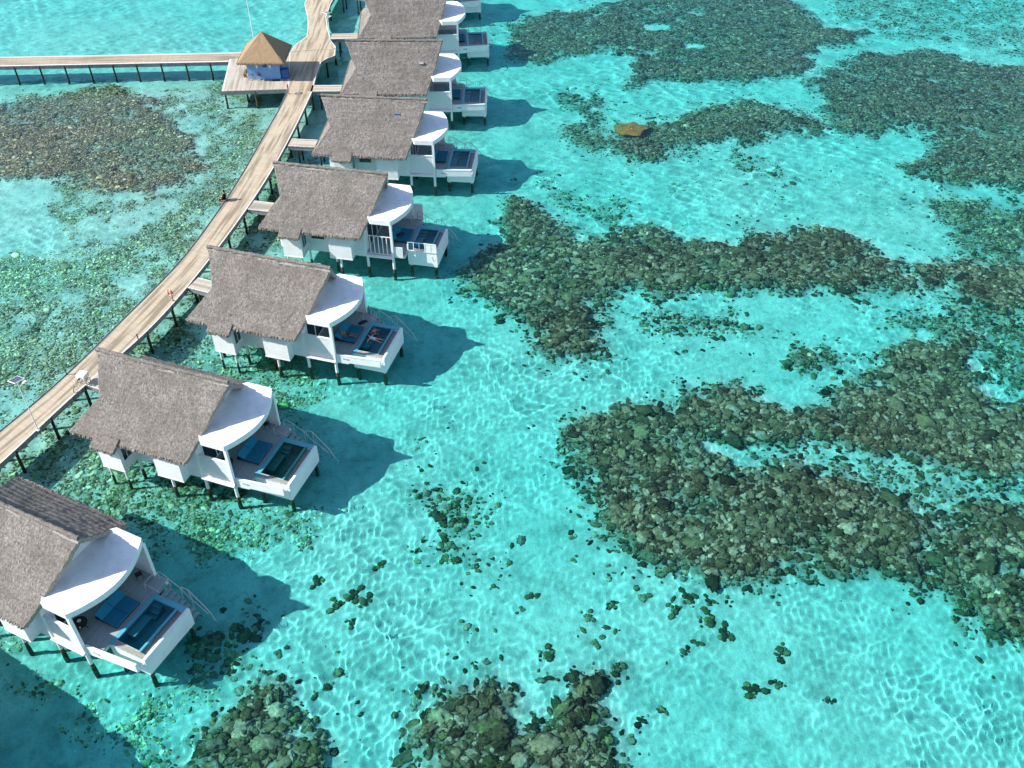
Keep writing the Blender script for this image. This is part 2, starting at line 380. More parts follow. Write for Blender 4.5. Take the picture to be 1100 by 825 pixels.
# ------------------------------------------------------------------ the bottom of the lagoon
REEFS = [  # label, outline in the photograph, share covered, how high it rises, coral size, brown (1) .. green (0)
 ('large brown reef with a long sand channel through it, right of centre',
  [(607,457),(640,440),(675,432),(715,432),(750,410),(790,404),(820,415),(845,440),(870,425),(910,410),(940,380),(975,365),(1025,352),(1070,345),(1069,372),(1050,400),(1075,425),(1130,430),(1130,530),(1050,512),(1000,500),(950,488),(900,486),(850,474),(810,481),(785,494),(850,488),(890,502),(925,520),(965,532),(1000,552),(1020,570),(1010,600),(990,640),(950,625),(900,615),(860,622),(790,625),(750,615),(715,600),(675,595),(655,570),(650,535),(630,515),(610,490)], 1, 1.05, .9, 1),
 ('dark reef running off the right edge below the large reef', [(985,600),(990,570),(1020,540),(1075,535),(1130,530),(1130,720),(1070,687),(1040,670),(1025,645),(1000,625)], .95, .9, .9, .9),
 ('long curved reef of brown coral seaward of the railed villa',
  [(535,229),(560,213),(582,224),(604,240),(625,256),(664,245),(702,245),(735,256),(773,259),(805,243),(849,245),(882,248),(915,251),(953,262),(980,275),(1024,278),(1067,284),(1130,278),(1130,327),(1073,338),(1035,330),(1018,305),(969,311),(925,316),(882,316),(838,311),(805,305),(762,305),(735,319),(707,316),(675,308),(647,322),(653,349),(645,382),(609,388),(571,376),(552,355),(530,333),(508,311),(496,295),(516,273),(538,256)], 1, 1.0, .9, .95),
 ('sparse coral strip lying just below the long curved reef', [(690,335),(740,327),(790,330),(822,345),(816,362),(760,360),(700,352)], .5, .4, .8, .5),
 ('small coral patch between the long reef and the large reef', [(850,372),(885,368),(915,385),(912,400),(870,400),(849,388)], .9, .7, .8, .8),
 ('broad dark reef along the top of the lagoon',
  [(541,52),(549,27),(587,11),(636,5),(680,-15),(855,-15),(862,16),(893,27),(936,33),(925,48),(882,48),(876,71),(827,82),(773,85),(718,87),(675,90),(672,62),(636,52),(593,57),(582,71),(555,65)], .97, .95, .9, 1),
 ('wide mottled reef along the upper right edge',
  [(925,52),(964,52),(1018,55),(1060,70),(1130,76),(1130,210),(1095,205),(1045,202),(991,191),(964,180),(991,169),(1007,153),(980,142),(936,147),(904,142),(876,117),(871,82),(893,65)], .95, .85, .9, .95),
 ('oblong reef with an orange coral at its left end', [(680,175),(658,158),(664,131),(702,131),(740,117),(784,106),(827,112),(876,117),(893,142),(849,147),(805,150),(762,155),(729,161),(702,175)], .95, .9, .85, .9),
 ('thin greenish reef strip left of the oblong reef', [(587,98),(642,93),(658,106),(653,120),(640,142),(655,165),(620,153),(609,142),(622,122),(600,112)], .75, .6, .8, .5),
 ('small reef island below the oblong reef', [(789,164),(827,169),(841,188),(822,196),(795,185)], .85, .6, .8, .6),
 ('pair of low coral patches above the long reef', [(582,196),(600,194),(612,212),(592,216),(640,224),(669,221),(664,240),(640,236),(600,222)], .5, .4, .7, .5),
 ('scattered reef on the right below the mottled reef', [(1013,213),(1060,208),(1130,212),(1130,290),(1060,272),(1030,245)], .8, .65, .85, .8),
 ('patchy reef filling the right edge between the larger reefs', [(1000,215),(1130,200),(1130,560),(1060,520),(1000,470),(1045,410),(1000,360),(960,350),(1010,320),(1050,290)], .68, .45, .85, .7),
 ('mottled coral bridging the sand channel inside the large reef', [(800,470),(900,478),(1000,492),(1080,510),(1100,545),(1020,550),(940,535),(880,505),(800,495)], .38, .3, .85, .6),
 ('pale greenish reef flat in the upper right corner', [(880,-15),(1130,-15),(1130,65),(1040,48),(960,40),(900,24)], .42, .75, .8, .6),
 ('lumpy olive reef at the bottom centre edge', [(433,789),(471,745),(503,703),(541,713),(560,745),(575,768),(592,745),(567,732),(573,713),(617,710),(662,703),(656,745),(662,789),(656,850),(450,850)], .97, 1.0, 1.1, .75),
 ('lumpy olive reef at the bottom left of centre', [(159,850),(210,776),(255,732),(299,735),(325,757),(344,789),(376,789),(369,808),(344,850)], .92, 1.0, 1.1, .7),
 ('narrow upright coral patch in mid water', [(462,530),(510,540),(520,575),(505,600),(470,590),(474,560)], .6, .4, .9, .3),
 ('small coral patch above the upright patch', [(468,475),(498,468),(504,492),(478,500)], .5, .3, .8, .3),
 ('flat brown reef beyond the boardwalk at the left edge', [(-30,116),(45,101),(95,92),(140,94),(170,108),(190,128),(212,150),(228,182),(200,209),(150,214),(110,208),(80,200),(40,196),(-30,192)], .96, .6, .62, 1.05),
 ('green coral cluster in the shadow beside the nearest villa', [(205,660),(240,640),(275,668),(260,700),(215,700)], .6, .4, 1, .3),
]
RUBBLE = [ # loose broken coral over sand
 ('broken greenish coral strewn on the bottom left of the boardwalk', [(-40,300),(0,285),(60,300),(120,262),(185,225),(240,190),(280,140),(300,155),(230,260),(150,340),(90,400),(-40,520)], .95, .12, .7, .85),
 ('thin coral rubble between the flat reef and the boardwalk', [(150,112),(235,92),(300,105),(285,150),(240,200),(190,225),(120,250),(60,220),(40,195),(150,212),(215,180)], .95, .12, .7, .75),
 ('green coral rubble under and between the villas', [(70,430),(170,330),(260,235),(320,150),(380,180),(300,300),(330,420),(260,540),(330,560),(200,600),(100,570),(-60,560),(-60,500)], .75, .10, .8, .85),
 ('green coral rubble below the nearest villa', [(-40,690),(60,720),(170,760),(230,740),(300,730),(260,780),(200,850),(120,850),(60,760)], .55, .10, .8, .85),
 ('thin coral rubble fringing the reefs on the right', [(600,440),(800,390),(960,340),(1130,320),(1130,760),(1040,690),(950,640),(800,650),(700,640),(640,600)], .035, .02, .7, .3),
 ('thin coral rubble fringing the reefs near the top', [(520,20),(700,-10),(1130,-10),(1130,330),(900,240),(700,200),(600,220)], .06, .03, .7, .5),
]
HOLES = [[(742,466),(765,470),(812,480),(800,493),(760,488)], [(686,22),(720,24),(722,33),(690,32)], [(728,43),(764,45),(760,52),(732,52)], [(560,745),(578,735),(590,755),(570,768)]]

GX0, GX1, GY0, GY1, GS = -125.0, 125.0, 18.0, 190.0, .25
gx = np.arange(GX0, GX1 + GS/2, GS); gy = np.arange(GY0, GY1 + GS/2, GS)
XX, YY = np.meshgrid(gx, gy, indexing='ij')

def samp(F, x, y):
    fx = np.clip((x - GX0) / GS, 0, len(gx) - 1.001); fy = np.clip((y - GY0) / GS, 0, len(gy) - 1.001)
    i = fx.astype(int); j = fy.astype(int); a = fx - i; b = fy - j
    return (F[i,j]*(1-a)+F[i+1,j]*a)*(1-b) + (F[i,j+1]*(1-a)+F[i+1,j+1]*a)*b

def signed(poly, X, Y):
    """distance to the outline, positive inside"""
    P = np.array(poly); Q = np.roll(P, -1, 0); d2 = np.full(X.shape, 1e9); ins = np.zeros(X.shape, bool)
    for (ax, ay), (bx, by) in zip(P, Q):
        ex, ey = bx-ax, by-ay; t = np.clip(((X-ax)*ex + (Y-ay)*ey) / (ex*ex+ey*ey+1e-9), 0, 1)
        d2 = np.minimum(d2, (X-ax-t*ex)**2 + (Y-ay-t*ey)**2)
        ins ^= ((ay > Y) != (by > Y)) & (X < ex * (Y-ay) / (ey + (1e-12 if ey == 0 else 0)) + ax)
    d = np.sqrt(d2); return np.where(ins, d, -d)

N1 = fbm(XX/5.5, YY/5.5, 11, 5, .62); N2 = fbm(XX/1.6, YY/1.6, 31, 4, .6); N3 = fbm(XX/14, YY/14, 51, 3, .5)
NS = fbm((XX*.97 - YY*.24)/13, (XX*.24 + YY*.97)/3.4, 61, 4, .55)     # long streaks, roughly across the view

def field(px, dens, w=1.7, amp=2.6, amp2=1.9, fringe=0.0):
    P = [sea_at(*q) for q in px]; A = np.array(P)
    out = np.zeros(XX.shape)
    i0, i1 = np.searchsorted(gx, [A[:,0].min()-6, A[:,0].max()+6]); j0, j1 = np.searchsorted(gy, [A[:,1].min()-6, A[:,1].max()+6])
    s = (slice(max(0,i0), i1), slice(max(0,j0), j1))
    sd = signed(P, XX[s], YY[s])
    out[s] = dens * sstep(-w, w, sd + amp*N1[s] + amp2*N2[s] - .3)
    if fringe: out[s] = np.maximum(out[s], fringe * sstep(-4.5, -.2, sd + 1.5*N1[s]) * np.clip(.15 + 2.4*N2[s] + 1.2*N1[s], 0, 1))
    return out

hole = np.zeros(XX.shape)
for h in HOLES: hole = np.maximum(hole, field(h, 1, .5, .8, .6))
RF = []
cover = np.zeros(XX.shape); rise = np.zeros(XX.shape); brown = np.zeros(XX.shape)
for lab, px, dens, up, size, br in REEFS:
    up *= .66
    f = field(px, dens, fringe=.16) * (1 - hole)
    f = f * np.clip((.66 + .42*dens) + (1.55 - dens)*(1.3*N2 + .8*N1) + (.35 if 'flat brown' in lab else 1.0 if dens < .92 else .7)*np.minimum(NS + .10, .1), .03, 1)
    RF.append(f)
    cover = np.maximum(cover, f); rise = np.maximum(rise, up * np.clip(f*1.05, 0, 1)**1.6); brown = np.maximum(brown, br * f)
RB = []
rub = np.zeros(XX.shape)
for lab, px, dens, up, size, br in RUBBLE:
    f = field(px, dens, 3.0, 5.0, 2.5) * np.clip(.74 + 1.3*N2 + .9*N1, .06, 1.3) * (1 - hole); RB.append(np.clip(f, 0, 1)); rub = np.maximum(rub, RB[-1])

# depth of the bare bottom: shallower inside the curve of the boardwalk, deeper to seaward
wall_x = np.interp(YY, [20, 46, 58, 77, 91, 108, 121, 190], [-56, -46, -40, -32, -30, -27, -27, -25])
sea_side = sstep(-3, 26, XX - wall_x)
depth = .92 + .86 * sea_side + .34 * N3 + .10 * N1
depth += .55 * sstep(122, 134, YY) * (1 - sstep(-10, 8, XX - wall_x)) + .2 * sstep(100, 150, YY) * sea_side
BED = WATER - depth + np.minimum(rise, depth - .28)
BED += .05 * N2

def bed_z(x, y): return samp(BED, np.asarray(x, float), np.asarray(y, float))

def half_width(y): return .382*np.maximum(y, 24) + 20.8

def sheet(n_s, n_y, y0, y1):
    """grid that widens with distance and then runs on to the horizon"""
    s = np.concatenate([[-40, -12, -5, -2.6, -1.6, -1.2], np.linspace(-1.06, 1.06, n_s), [1.2, 1.6, 2.6, 5, 12, 40]])
    k = np.linspace(0, 1, n_y); y = y0 + (y1-y0) * (k*.62 + k*k*.38)
    y = np.concatenate([[-2500, -700, -200, -60, -5, 12, y0 - 3], y, [y1+6, y1+30, y1+100, y1+300, 1200, 3000]])
    W = half_width(y) + 5
    X = s[:, None] * W[None, :]; Y = np.repeat(y[None, :], len(s), 0)
    i = np.arange(X.size).reshape(X.shape)
    F = np.stack([i[:-1,:-1], i[1:,:-1], i[1:,1:], i[:-1,1:]], -1).reshape(-1, 4)
    return X.ravel(), Y.ravel(), F

def bottom():
    X, Y, F = sheet(430, 430, 24, 176)
    out = sstep(150, 400, np.hypot(X, Y - 90))
    Z = bed_z(X, Y) * (1 - out) + (-4.6) * out
    Z += .035 * fbm(X/.55, Y/.55, 71, 3) * (1 - out)
    c = samp(cover, X, Y); r = samp(rub, X, Y)
    sand = np.array([.77, .76, .68]); alg = np.array([.22, .20, .125]); film = np.array([.47, .45, .33])
    a = (np.clip(c, 0, 1)**1.3)[:, None]; b = np.clip(r*1.35*(.65 + 1.0*fbm(X/.8, Y/.8, 171, 3)), 0, .85)[:, None]
    colr = (sand * (1-b) + film * b) * (1-a) + alg * a
    o = link('seabed', np_mesh('seabed', np.stack([X, Y, Z], 1), F, M['sand'], True, colr))
    tag(o, kind='structure'); receiver(o)

def water():
    X, Y, F = sheet(760, 800, 24, 176)
    amp = 1 - sstep(1.0, 1.12, np.abs(X) / (half_width(Y) + 5)) ; amp *= sstep(18, 26, Y) * (1 - sstep(172, 178, Y))
    r = np.random.default_rng(5); Z = np.zeros(X.shape); wx = .5*fbm(X/6, Y/6, 91, 2); wy = .5*fbm(X/6+40, Y/6, 95, 2)
    for k in range(90):
        lam = .48 * (3.6/.48) ** (r.uniform() ** 1.35)
        a = R(20) + r.normal(0, 1.2); q = 2*math.pi/lam
        Z += (1 - sstep(70, 130, Y)*(lam < .85)) * WAVE * lam**1.2 * r.uniform(.5, 1.3) * np.sin(q*((X+wx)*math.cos(a) + (Y+wy)*math.sin(a)) + r.uniform(0, 6.28))
    Z *= amp * np.clip(.72 + .95*fbm(X/7, Y/7, 97, 3), .2, 1.5)
    # how much water a look through it crosses
    top = samp(BED + .16*cover, X, Y); d = np.clip(WATER - top, .12, 4)
    far = sstep(150, 400, np.hypot(X, Y-90)); d = d*(1-far) + 2.4*far
    T = np.exp(-np.outer(d * 1.12, KABS))
    o = link('water', np_mesh('water', np.stack([X, Y, WATER + Z], 1), F, M['sea'], True, T))
    tag(o, kind='structure'); o.cycles.is_caustics_caster = True

WAVE = .0020
KABS = np.array([.46, .022, .020])
bottom(); water()

# ------------------------------------------------------------------ coral
def ico(sub):
    bm = bmesh.new(); bmesh.ops.create_icosphere(bm, subdivisions=sub, radius=1); bm.verts.index_update()
    V = np.array([v.co[:] for v in bm.verts]); F = np.array([[q.index for q in f.verts] for f in bm.faces]); bm.free(); return V, F
ICO0, ICO1, ICO2 = ico(1), ico(2), ico(3)
PAL_B = np.array([[.060,.050,.028],[.10,.082,.048],[.15,.122,.07],[.21,.17,.105],[.085,.08,.042],[.28,.235,.16],[.045,.040,.026],[.13,.115,.06]])
PAL_G = np.array([[.05,.058,.026],[.08,.085,.04],[.12,.125,.055],[.17,.165,.08],[.065,.078,.034],[.23,.21,.12],[.04,.046,.024],[.10,.115,.045]])

def lumps(x, y, rad, green, base, r, light=1.0, sink=.25, flat=.62):
    V, F = base; n = len(x); k = len(V)
    ang = r.uniform(0, 6.28, n); ca, sa = np.cos(ang), np.sin(ang)
    ax = r.uniform(.7, 1.5, n); az = r.uniform(.25, .85, n) * flat / .62; plate = r.uniform(size=n) < .12; az[plate] *= .45; rad = np.where(plate, rad*1.7, rad)
    S = np.repeat(V[None], n, 0) * (1 + r.normal(0, .17 if k > 60 else .2, (n, k, 1)))
    sx = S[:,:,0]*ax[:,None]; sy = S[:,:,1]/ax[:,None]
    P = np.stack([sx*ca[:,None]-sy*sa[:,None], sx*sa[:,None]+sy*ca[:,None], S[:,:,2]*az[:,None]], -1) * rad[:,None,None]
    z = bed_z(x, y) + rad*az*(1-2*sink)*.5
    z = np.minimum(z, WATER - .10 - rad*az)                   # never breaks the surface
    P += np.stack([x, y, z], -1)[:,None,:]
    g = (r.uniform(size=n) < green)
    c = np.where(g[:,None], PAL_G[r.integers(0, 8, n)], PAL_B[r.integers(0, 8, n)]) * r.uniform(.75, 2.1, (n,1)) * np.reshape(light, (-1,1))
    pale = r.uniform(size=n) < .07; c[pale] = np.array([.46,.42,.31]) * r.uniform(.7, 1.2, (pale.sum(),1))
    C = np.repeat(c[:,None,:], k, 1) * r.uniform(.8, 1.2, (n,k,1))
    FF = (F[None] + (np.arange(n)*k)[:,None,None]).reshape(-1, 3)
    return P.reshape(-1,3), FF, C.reshape(-1,3)

def scatter(fieldv, per_m2, size, r):
    """random spots where the field is strong"""
    ii = np.argwhere(fieldv > .03)
    if not len(ii): return np.zeros(0), np.zeros(0), np.zeros(0)
    x = gx[ii[:,0]]; y = gy[ii[:,1]]; f = fieldv[ii[:,0], ii[:,1]]
    inside = (np.abs(x) < half_width(y) + 4) & (y > 29) & (y < 168)
    x, y, f = x[inside], y[inside], f[inside]
    scale = size * (1 - .18*sstep(60, 130, y))
    lam = f * per_m2 * GS * GS / scale**2
    m = r.poisson(lam); x = np.repeat(x, m); y = np.repeat(y, m); s = np.repeat(scale, m); f = np.repeat(f, m)
    return x + r.uniform(-.5,.5,len(x))*GS, y + r.uniform(-.5,.5,len(y))*GS, s * np.exp(r.normal(0, .42, len(x))) * (.65 + .35*f)

def reef_object(name, label, cat, f, per, size, br, r, mean_r, light=1.0, fine=False):
    x, y, s = scatter(f, per, size, r)
    if len(x) < 3: return
    tone = np.exp(.55*samp(N1, x, y) + .35*samp(N3, x, y)); 
    near = y < 62; parts = []
    for sel, base in ((near, ICO1 if fine else ICO2), (~near & (y < 105), ICO0 if fine else ICO1), (~near & (y >= 105), ICO0)):
        if sel.sum(): parts.append(lumps(x[sel], y[sel], mean_r*s[sel], 1-br, base, r, light*tone[sel]))
    V = []; F = []; C = []; b = 0
    for v, ff, c in parts: V.append(v); F.append(ff+b); C.append(c); b += len(v)
    V = np.concatenate(V); F = np.concatenate(F); C = np.concatenate(C)
    o = link(name, np_mesh(name, V, F, M['coral'], True, C)); receiver(o)
    tag(o, label, cat, kind='stuff')

claimed = np.zeros(XX.shape)
for (lab, px, dens, up, size, br), f in zip(REEFS, RF):
    g = np.clip(f - claimed, 0, 1); claimed = np.maximum(claimed, f)
    reef_object('coral_reef', lab, 'coral reef', g, 15.0, size, br, np.random.default_rng(len(lab)*7+3), .175, 2.0 if 'flat brown' in lab else (1.22 if dens > .9 else 1.4))
for (lab, px, dens, up, size, br), f in zip(RUBBLE, RB):
    g = np.clip(f - claimed, 0, 1); claimed = np.maximum(claimed, f*.6)
    reef_object('coral_rubble', lab, 'coral rubble', g, 26.0, size, br, np.random.default_rng(len(lab)*5+1), .115, 3.0, True)

def coral_heads():
    r = np.random.default_rng(23)
    spots = [(340,625),(381,640),(391,646),(406,608),(633,663),(616,600),(588,702),(362,650),(378,668),(300,700),(640,690),(725,655),(740,640),(760,665),(748,690),(735,700),(762,645),(780,680),(836,735),(690,640),(840,700),(810,742),(890,752),(655,650),(573,640),(560,655),(600,560),(585,480),(560,520),(480,640),(500,655),(425,690),(450,655),(700,720),(660,620),(870,735),(832,715),(940,790),(1000,760),(826,683),(617,571),(540,560),(430,560),(520,420),(548,398),(760,372),(700,395),(850,220),(740,200),(715,185),(700,400),(835,330),(590,215),(560,170),(545,190),(780,290),(900,270),(905,215),(985,690)]
    protos = []
    for k in range(7):
        n = int(r.integers(9, 17)); x = r.normal(0, .36, n); y = r.normal(0, .30, n); rad = r.uniform(.10, .27, n)
        V, F = ICO2; vs = []; fs = []; cs = []
        for i in range(n):
            p = V * (1 + r.normal(0, .13, (len(V),1))) * rad[i] * np.array([r.uniform(.8, 1.4), 1, r.uniform(.45, .8)]) + np.array([x[i], y[i], rad[i]*.3])
            vs.append(p); fs.append(F + i*len(V)); cs.append(np.repeat((PAL_G[r.integers(0,8)]*r.uniform(1.0,2.2))[None], len(V), 0))
        protos.append(np_mesh('coral_boulder', np.concatenate(vs), np.concatenate(fs), M['coral'], True, np.concatenate(cs)))
    for px, py in spots[:26]:
        x, y = sea_at(px, py, -3.8)
        o = link('coral_boulder', protos[int(r.integers(0, 7))]); receiver(o)
        s = r.uniform(.45, 1.0); o.scale = (s, s, s*.9); o.rotation_euler = (0, 0, r.uniform(0, 6.28)); o.location = (x, y, float(bed_z(np.array([x]), np.array([y]))[0]) + .02)
        tag(o, 'small dark coral boulder standing alone on pale sand', 'coral', 'coral boulders scattered on the sand')
    # the orange one
    V, F = ico(4); rr = np.random.default_rng(3)
    ang = np.arctan2(V[:,1], V[:,0]); p = V * np.array([2.05, 1.75, .34]) * (1 + .10*np.sin(5*ang+1) + .06*np.sin(3*ang))[:,None] * (1 + .16*fbm(V[:,0]*4, V[:,1]*4, 5, 3))[:,None]
    col = np.array([.78,.25,.075]) * (1 + .3*fbm(V[:,0]*6+3, V[:,1]*6, 9, 3))[:,None]
    o = link('coral_table', np_mesh('coral_table', p, F, M['coral'], True, col)); receiver(o)
    x, y = sea_at(677, 139, -2.7); o.location = (x, y, -2.58)
    tag(o, 'round orange table coral at the left tip of the oblong reef', 'coral')
coral_heads()

# ------------------------------------------------------------------ villas
VILLAS = [(-36.4, 28.8, -32.0), (-27.98, 41.31, -25.7), (-21.49, 56.43, -19.3), (-15.77, 71.39, -16.0), (-12.32, 87.43, -11.1), (-9.45, 103.66, -4.9), (-8.53, 119.54, -.3), (-8.62, 136.96, 3.7), (-10.25, 152.7, 8.0)]
VE, HR, HE = 4.9, 7.15, 2.43
SL = (HR - HE) / VE

def u_left(v): return np.where(v < 2.52, -12.0 + 1.3*v/2.52, -10.7 - 1.8*((v-2.52)/(VE-2.52))**.92)
def u_right(v): return -1.89*v/VE
def roof_h(v): return HR - SL*v - .10*np.sin(np.pi*np.clip(v/VE, 0, 1))

def slab(mb, P, N, th, mi=0, mi_edge=1):
    """closed sheet of thatch from a grid of points and a normal"""
    a, b = P.shape[:2]; n = a*b
    Q = P - np.array(N)*th
    vs = np.concatenate([P.reshape(-1,3), Q.reshape(-1,3)]).tolist(); i = np.arange(n).reshape(a, b)
    tri = np.stack([i[:-1,:-1], i[1:,:-1], i[1:,1:], i[:-1,1:]], -1).reshape(-1,4)
    fl = np.cross(P[1,0]-P[0,0], P[0,1]-P[0,0]) @ np.array(N) < 0
    if fl: tri = tri[:, ::-1]
    bv = len(mb.v); mb.v += [tuple(q) for q in vs]
    def put(fs, m, sm):
        for f in fs: mb.f.append([bv+int(q) for q in f]); mb.m.append(m); mb.sm.append(sm)
    put(tri, mi, True); put(tri[:, ::-1] + n, mi_edge, False)
    ring = list(i[:,0]) + list(i[-1,1:]) + list(i[-2::-1,-1]) + list(i[0,-2:0:-1])
    m = len(ring); fs = [(ring[k], ring[k]+n, ring[(k+1)%m]+n, ring[(k+1)%m]) for k in range(m)]
    if fl: fs = [f[::-1] for f in fs]
    put(fs, mi_edge, False)

def tufts(mb, p0, p1, down, per_m, ln, r, mi=1, width=.07):
    """ragged ends of straw along an edge"""
    p0, p1, down = np.array(p0), np.array(p1), np.array(down); L = np.linalg.norm(p1-p0); e = (p1-p0)/L
    nrm = np.cross(e, down); nrm /= np.linalg.norm(nrm)
    for k in range(int(L*per_m)):
        q = p0 + e*r.uniform(0, L) + nrm*r.uniform(-.10, .14); l = ln*r.uniform(.3, 1.25); w = width*r.uniform(.6, 1.8)
        d = down*l + e*r.normal(0, .08)*l + np.array([0,0,-.25])*l; b = q - down*.16
        t = nrm*.035
        mb.add([b-e*w-t, b+e*w-t, q+d+e*w*.4-t, q+d-e*w*.4-t, b-e*w+t, b+e*w+t, q+d+e*w*.4+t, q+d-e*w*.4+t],
               [(0,1,2,3),(7,6,5,4),(0,4,5,1),(1,5,6,2),(2,6,7,3),(3,7,4,0)], mi)

def roof_mesh(seed):
    r = np.random.default_rng(seed); mb = MB(); nu, nv = 130, 54
    for sg in (-1, 1):
        v = np.linspace(0, VE, nv)[None, :]; k = np.linspace(0, 1, nu)[:, None]
        V = np.repeat(v, nu, 0); U = u_left(V)*(1-k) + u_right(V)*k
        U = U + (.05*vnoise(V*3, k*0+seed*3.1, seed) * ((k < .02) | (k > .98)))
        n = np.array([0, sg*SL, 1.0]); n /= np.linalg.norm(n)
        D = .052*fbm(U*2.6, V*2.6+sg*40, seed+3, 4, .7) + .05*fbm(U*.5, V*.6+sg*9, seed+9, 2) - .07*((V*1.7+.25*vnoise(U*.8, V*0+sg, seed+5)) % 1.0)*(V < VE-.15)
        D = D + .06*np.exp(-(V/.25)**2)
        P = np.stack([U, sg*V, roof_h(V)], -1) + D[..., None]*n
        P[:, -1, 2] += r.uniform(-.02, .02, nu)
        slab(mb, P, n, .36)
        if sg == 1: mb.tube([(uu, .03*math.sin(uu*7), HR + .02 + .02*math.sin(uu*3.1) - .03*math.sin(math.pi*-uu/12)) for uu in np.linspace(-12, -.05, 40)], [.17 + .02*math.sin(k*2.3) for k in range(40)], 8, 0)
        dn = np.array([0, sg*1.0, -SL]); dn /= np.linalg.norm(dn)
        e0, e1 = np.array([-12.4, sg*VE, HE-.14]), np.array([-1.95, sg*VE, HE-.14])
        tufts(mb, e0, e1, dn, 42, .07, r, 1, .022)
    # lower flap over the bath bay (near side)
    U, V = np.meshgrid(np.linspace(-10.18, -7.98, 40), np.linspace(4.55, 5.62, 12), indexing='ij')
    H = roof_h(np.full_like(V, 4.55)) - .02 - (V-4.55)*.52 + .035*fbm(U*3, V*3, seed+20, 3); n = np.array([0, -.46, .89])
    P = np.stack([U, -V, H], -1); slab(mb, P, n, .27)
    dn = np.array([0, -.89, -.46]); tufts(mb, [-10.1, -5.6, H[0,-1]-.12], [-8.05, -5.6, H[0,-1]-.12], dn, 42, .09, r, 1, .022)
    # hip below the landward gable
    k = np.linspace(0, 1, 24)[:, None]; s = np.linspace(-1, 1, 60)[None, :]
    Vh = 2.52 + (VE-2.52)*k; U = -10.7 - 1.8*k + 0*s; Y = Vh*s; Z = roof_h(Vh) + 0*s
    n = np.array([-(4.72-2.43), 0, 1.8]); n /= np.linalg.norm(n); D = .05*fbm(Y*2, U*2, seed+33, 3)
    slab(mb, np.stack([U, Y, Z-.02], -1) + D[..., None]*n, n, .28)
    dn = np.array([-1.8, 0, -2.3]); dn /= np.linalg.norm(dn); tufts(mb, [-12.5, -4.8, HE-.14], [-12.5, 4.8, HE-.14], dn, 40, .07, r, 1, .022)
    return mb.mesh('thatch_roof', [M['thatch'], M['thatch_ends']])

# curve of the canopy / terrace front: (u, v)
ARC = []
for i in range(25):
    t = i/24; v = 3.59 + (-3.45-3.59)*t
    ARC.append((.98 + .12*t + 1.16*math.sin(math.pi*t)**.9 * (1 if .0 < t < 1 else 0), v))

def canopy_mesh():
    mb = MB(); poly = [(-1.78, -2.75), (-1.10, -3.59)] + [(u, -v) for u, v in ARC] + [(-1.10, 3.45), (-1.78, 2.75)]
    n = len(poly); mb.prism(poly, 3.47, 3.99, 0)
    c = mb.v; return mb.mesh('canopy', [M['canopy']])

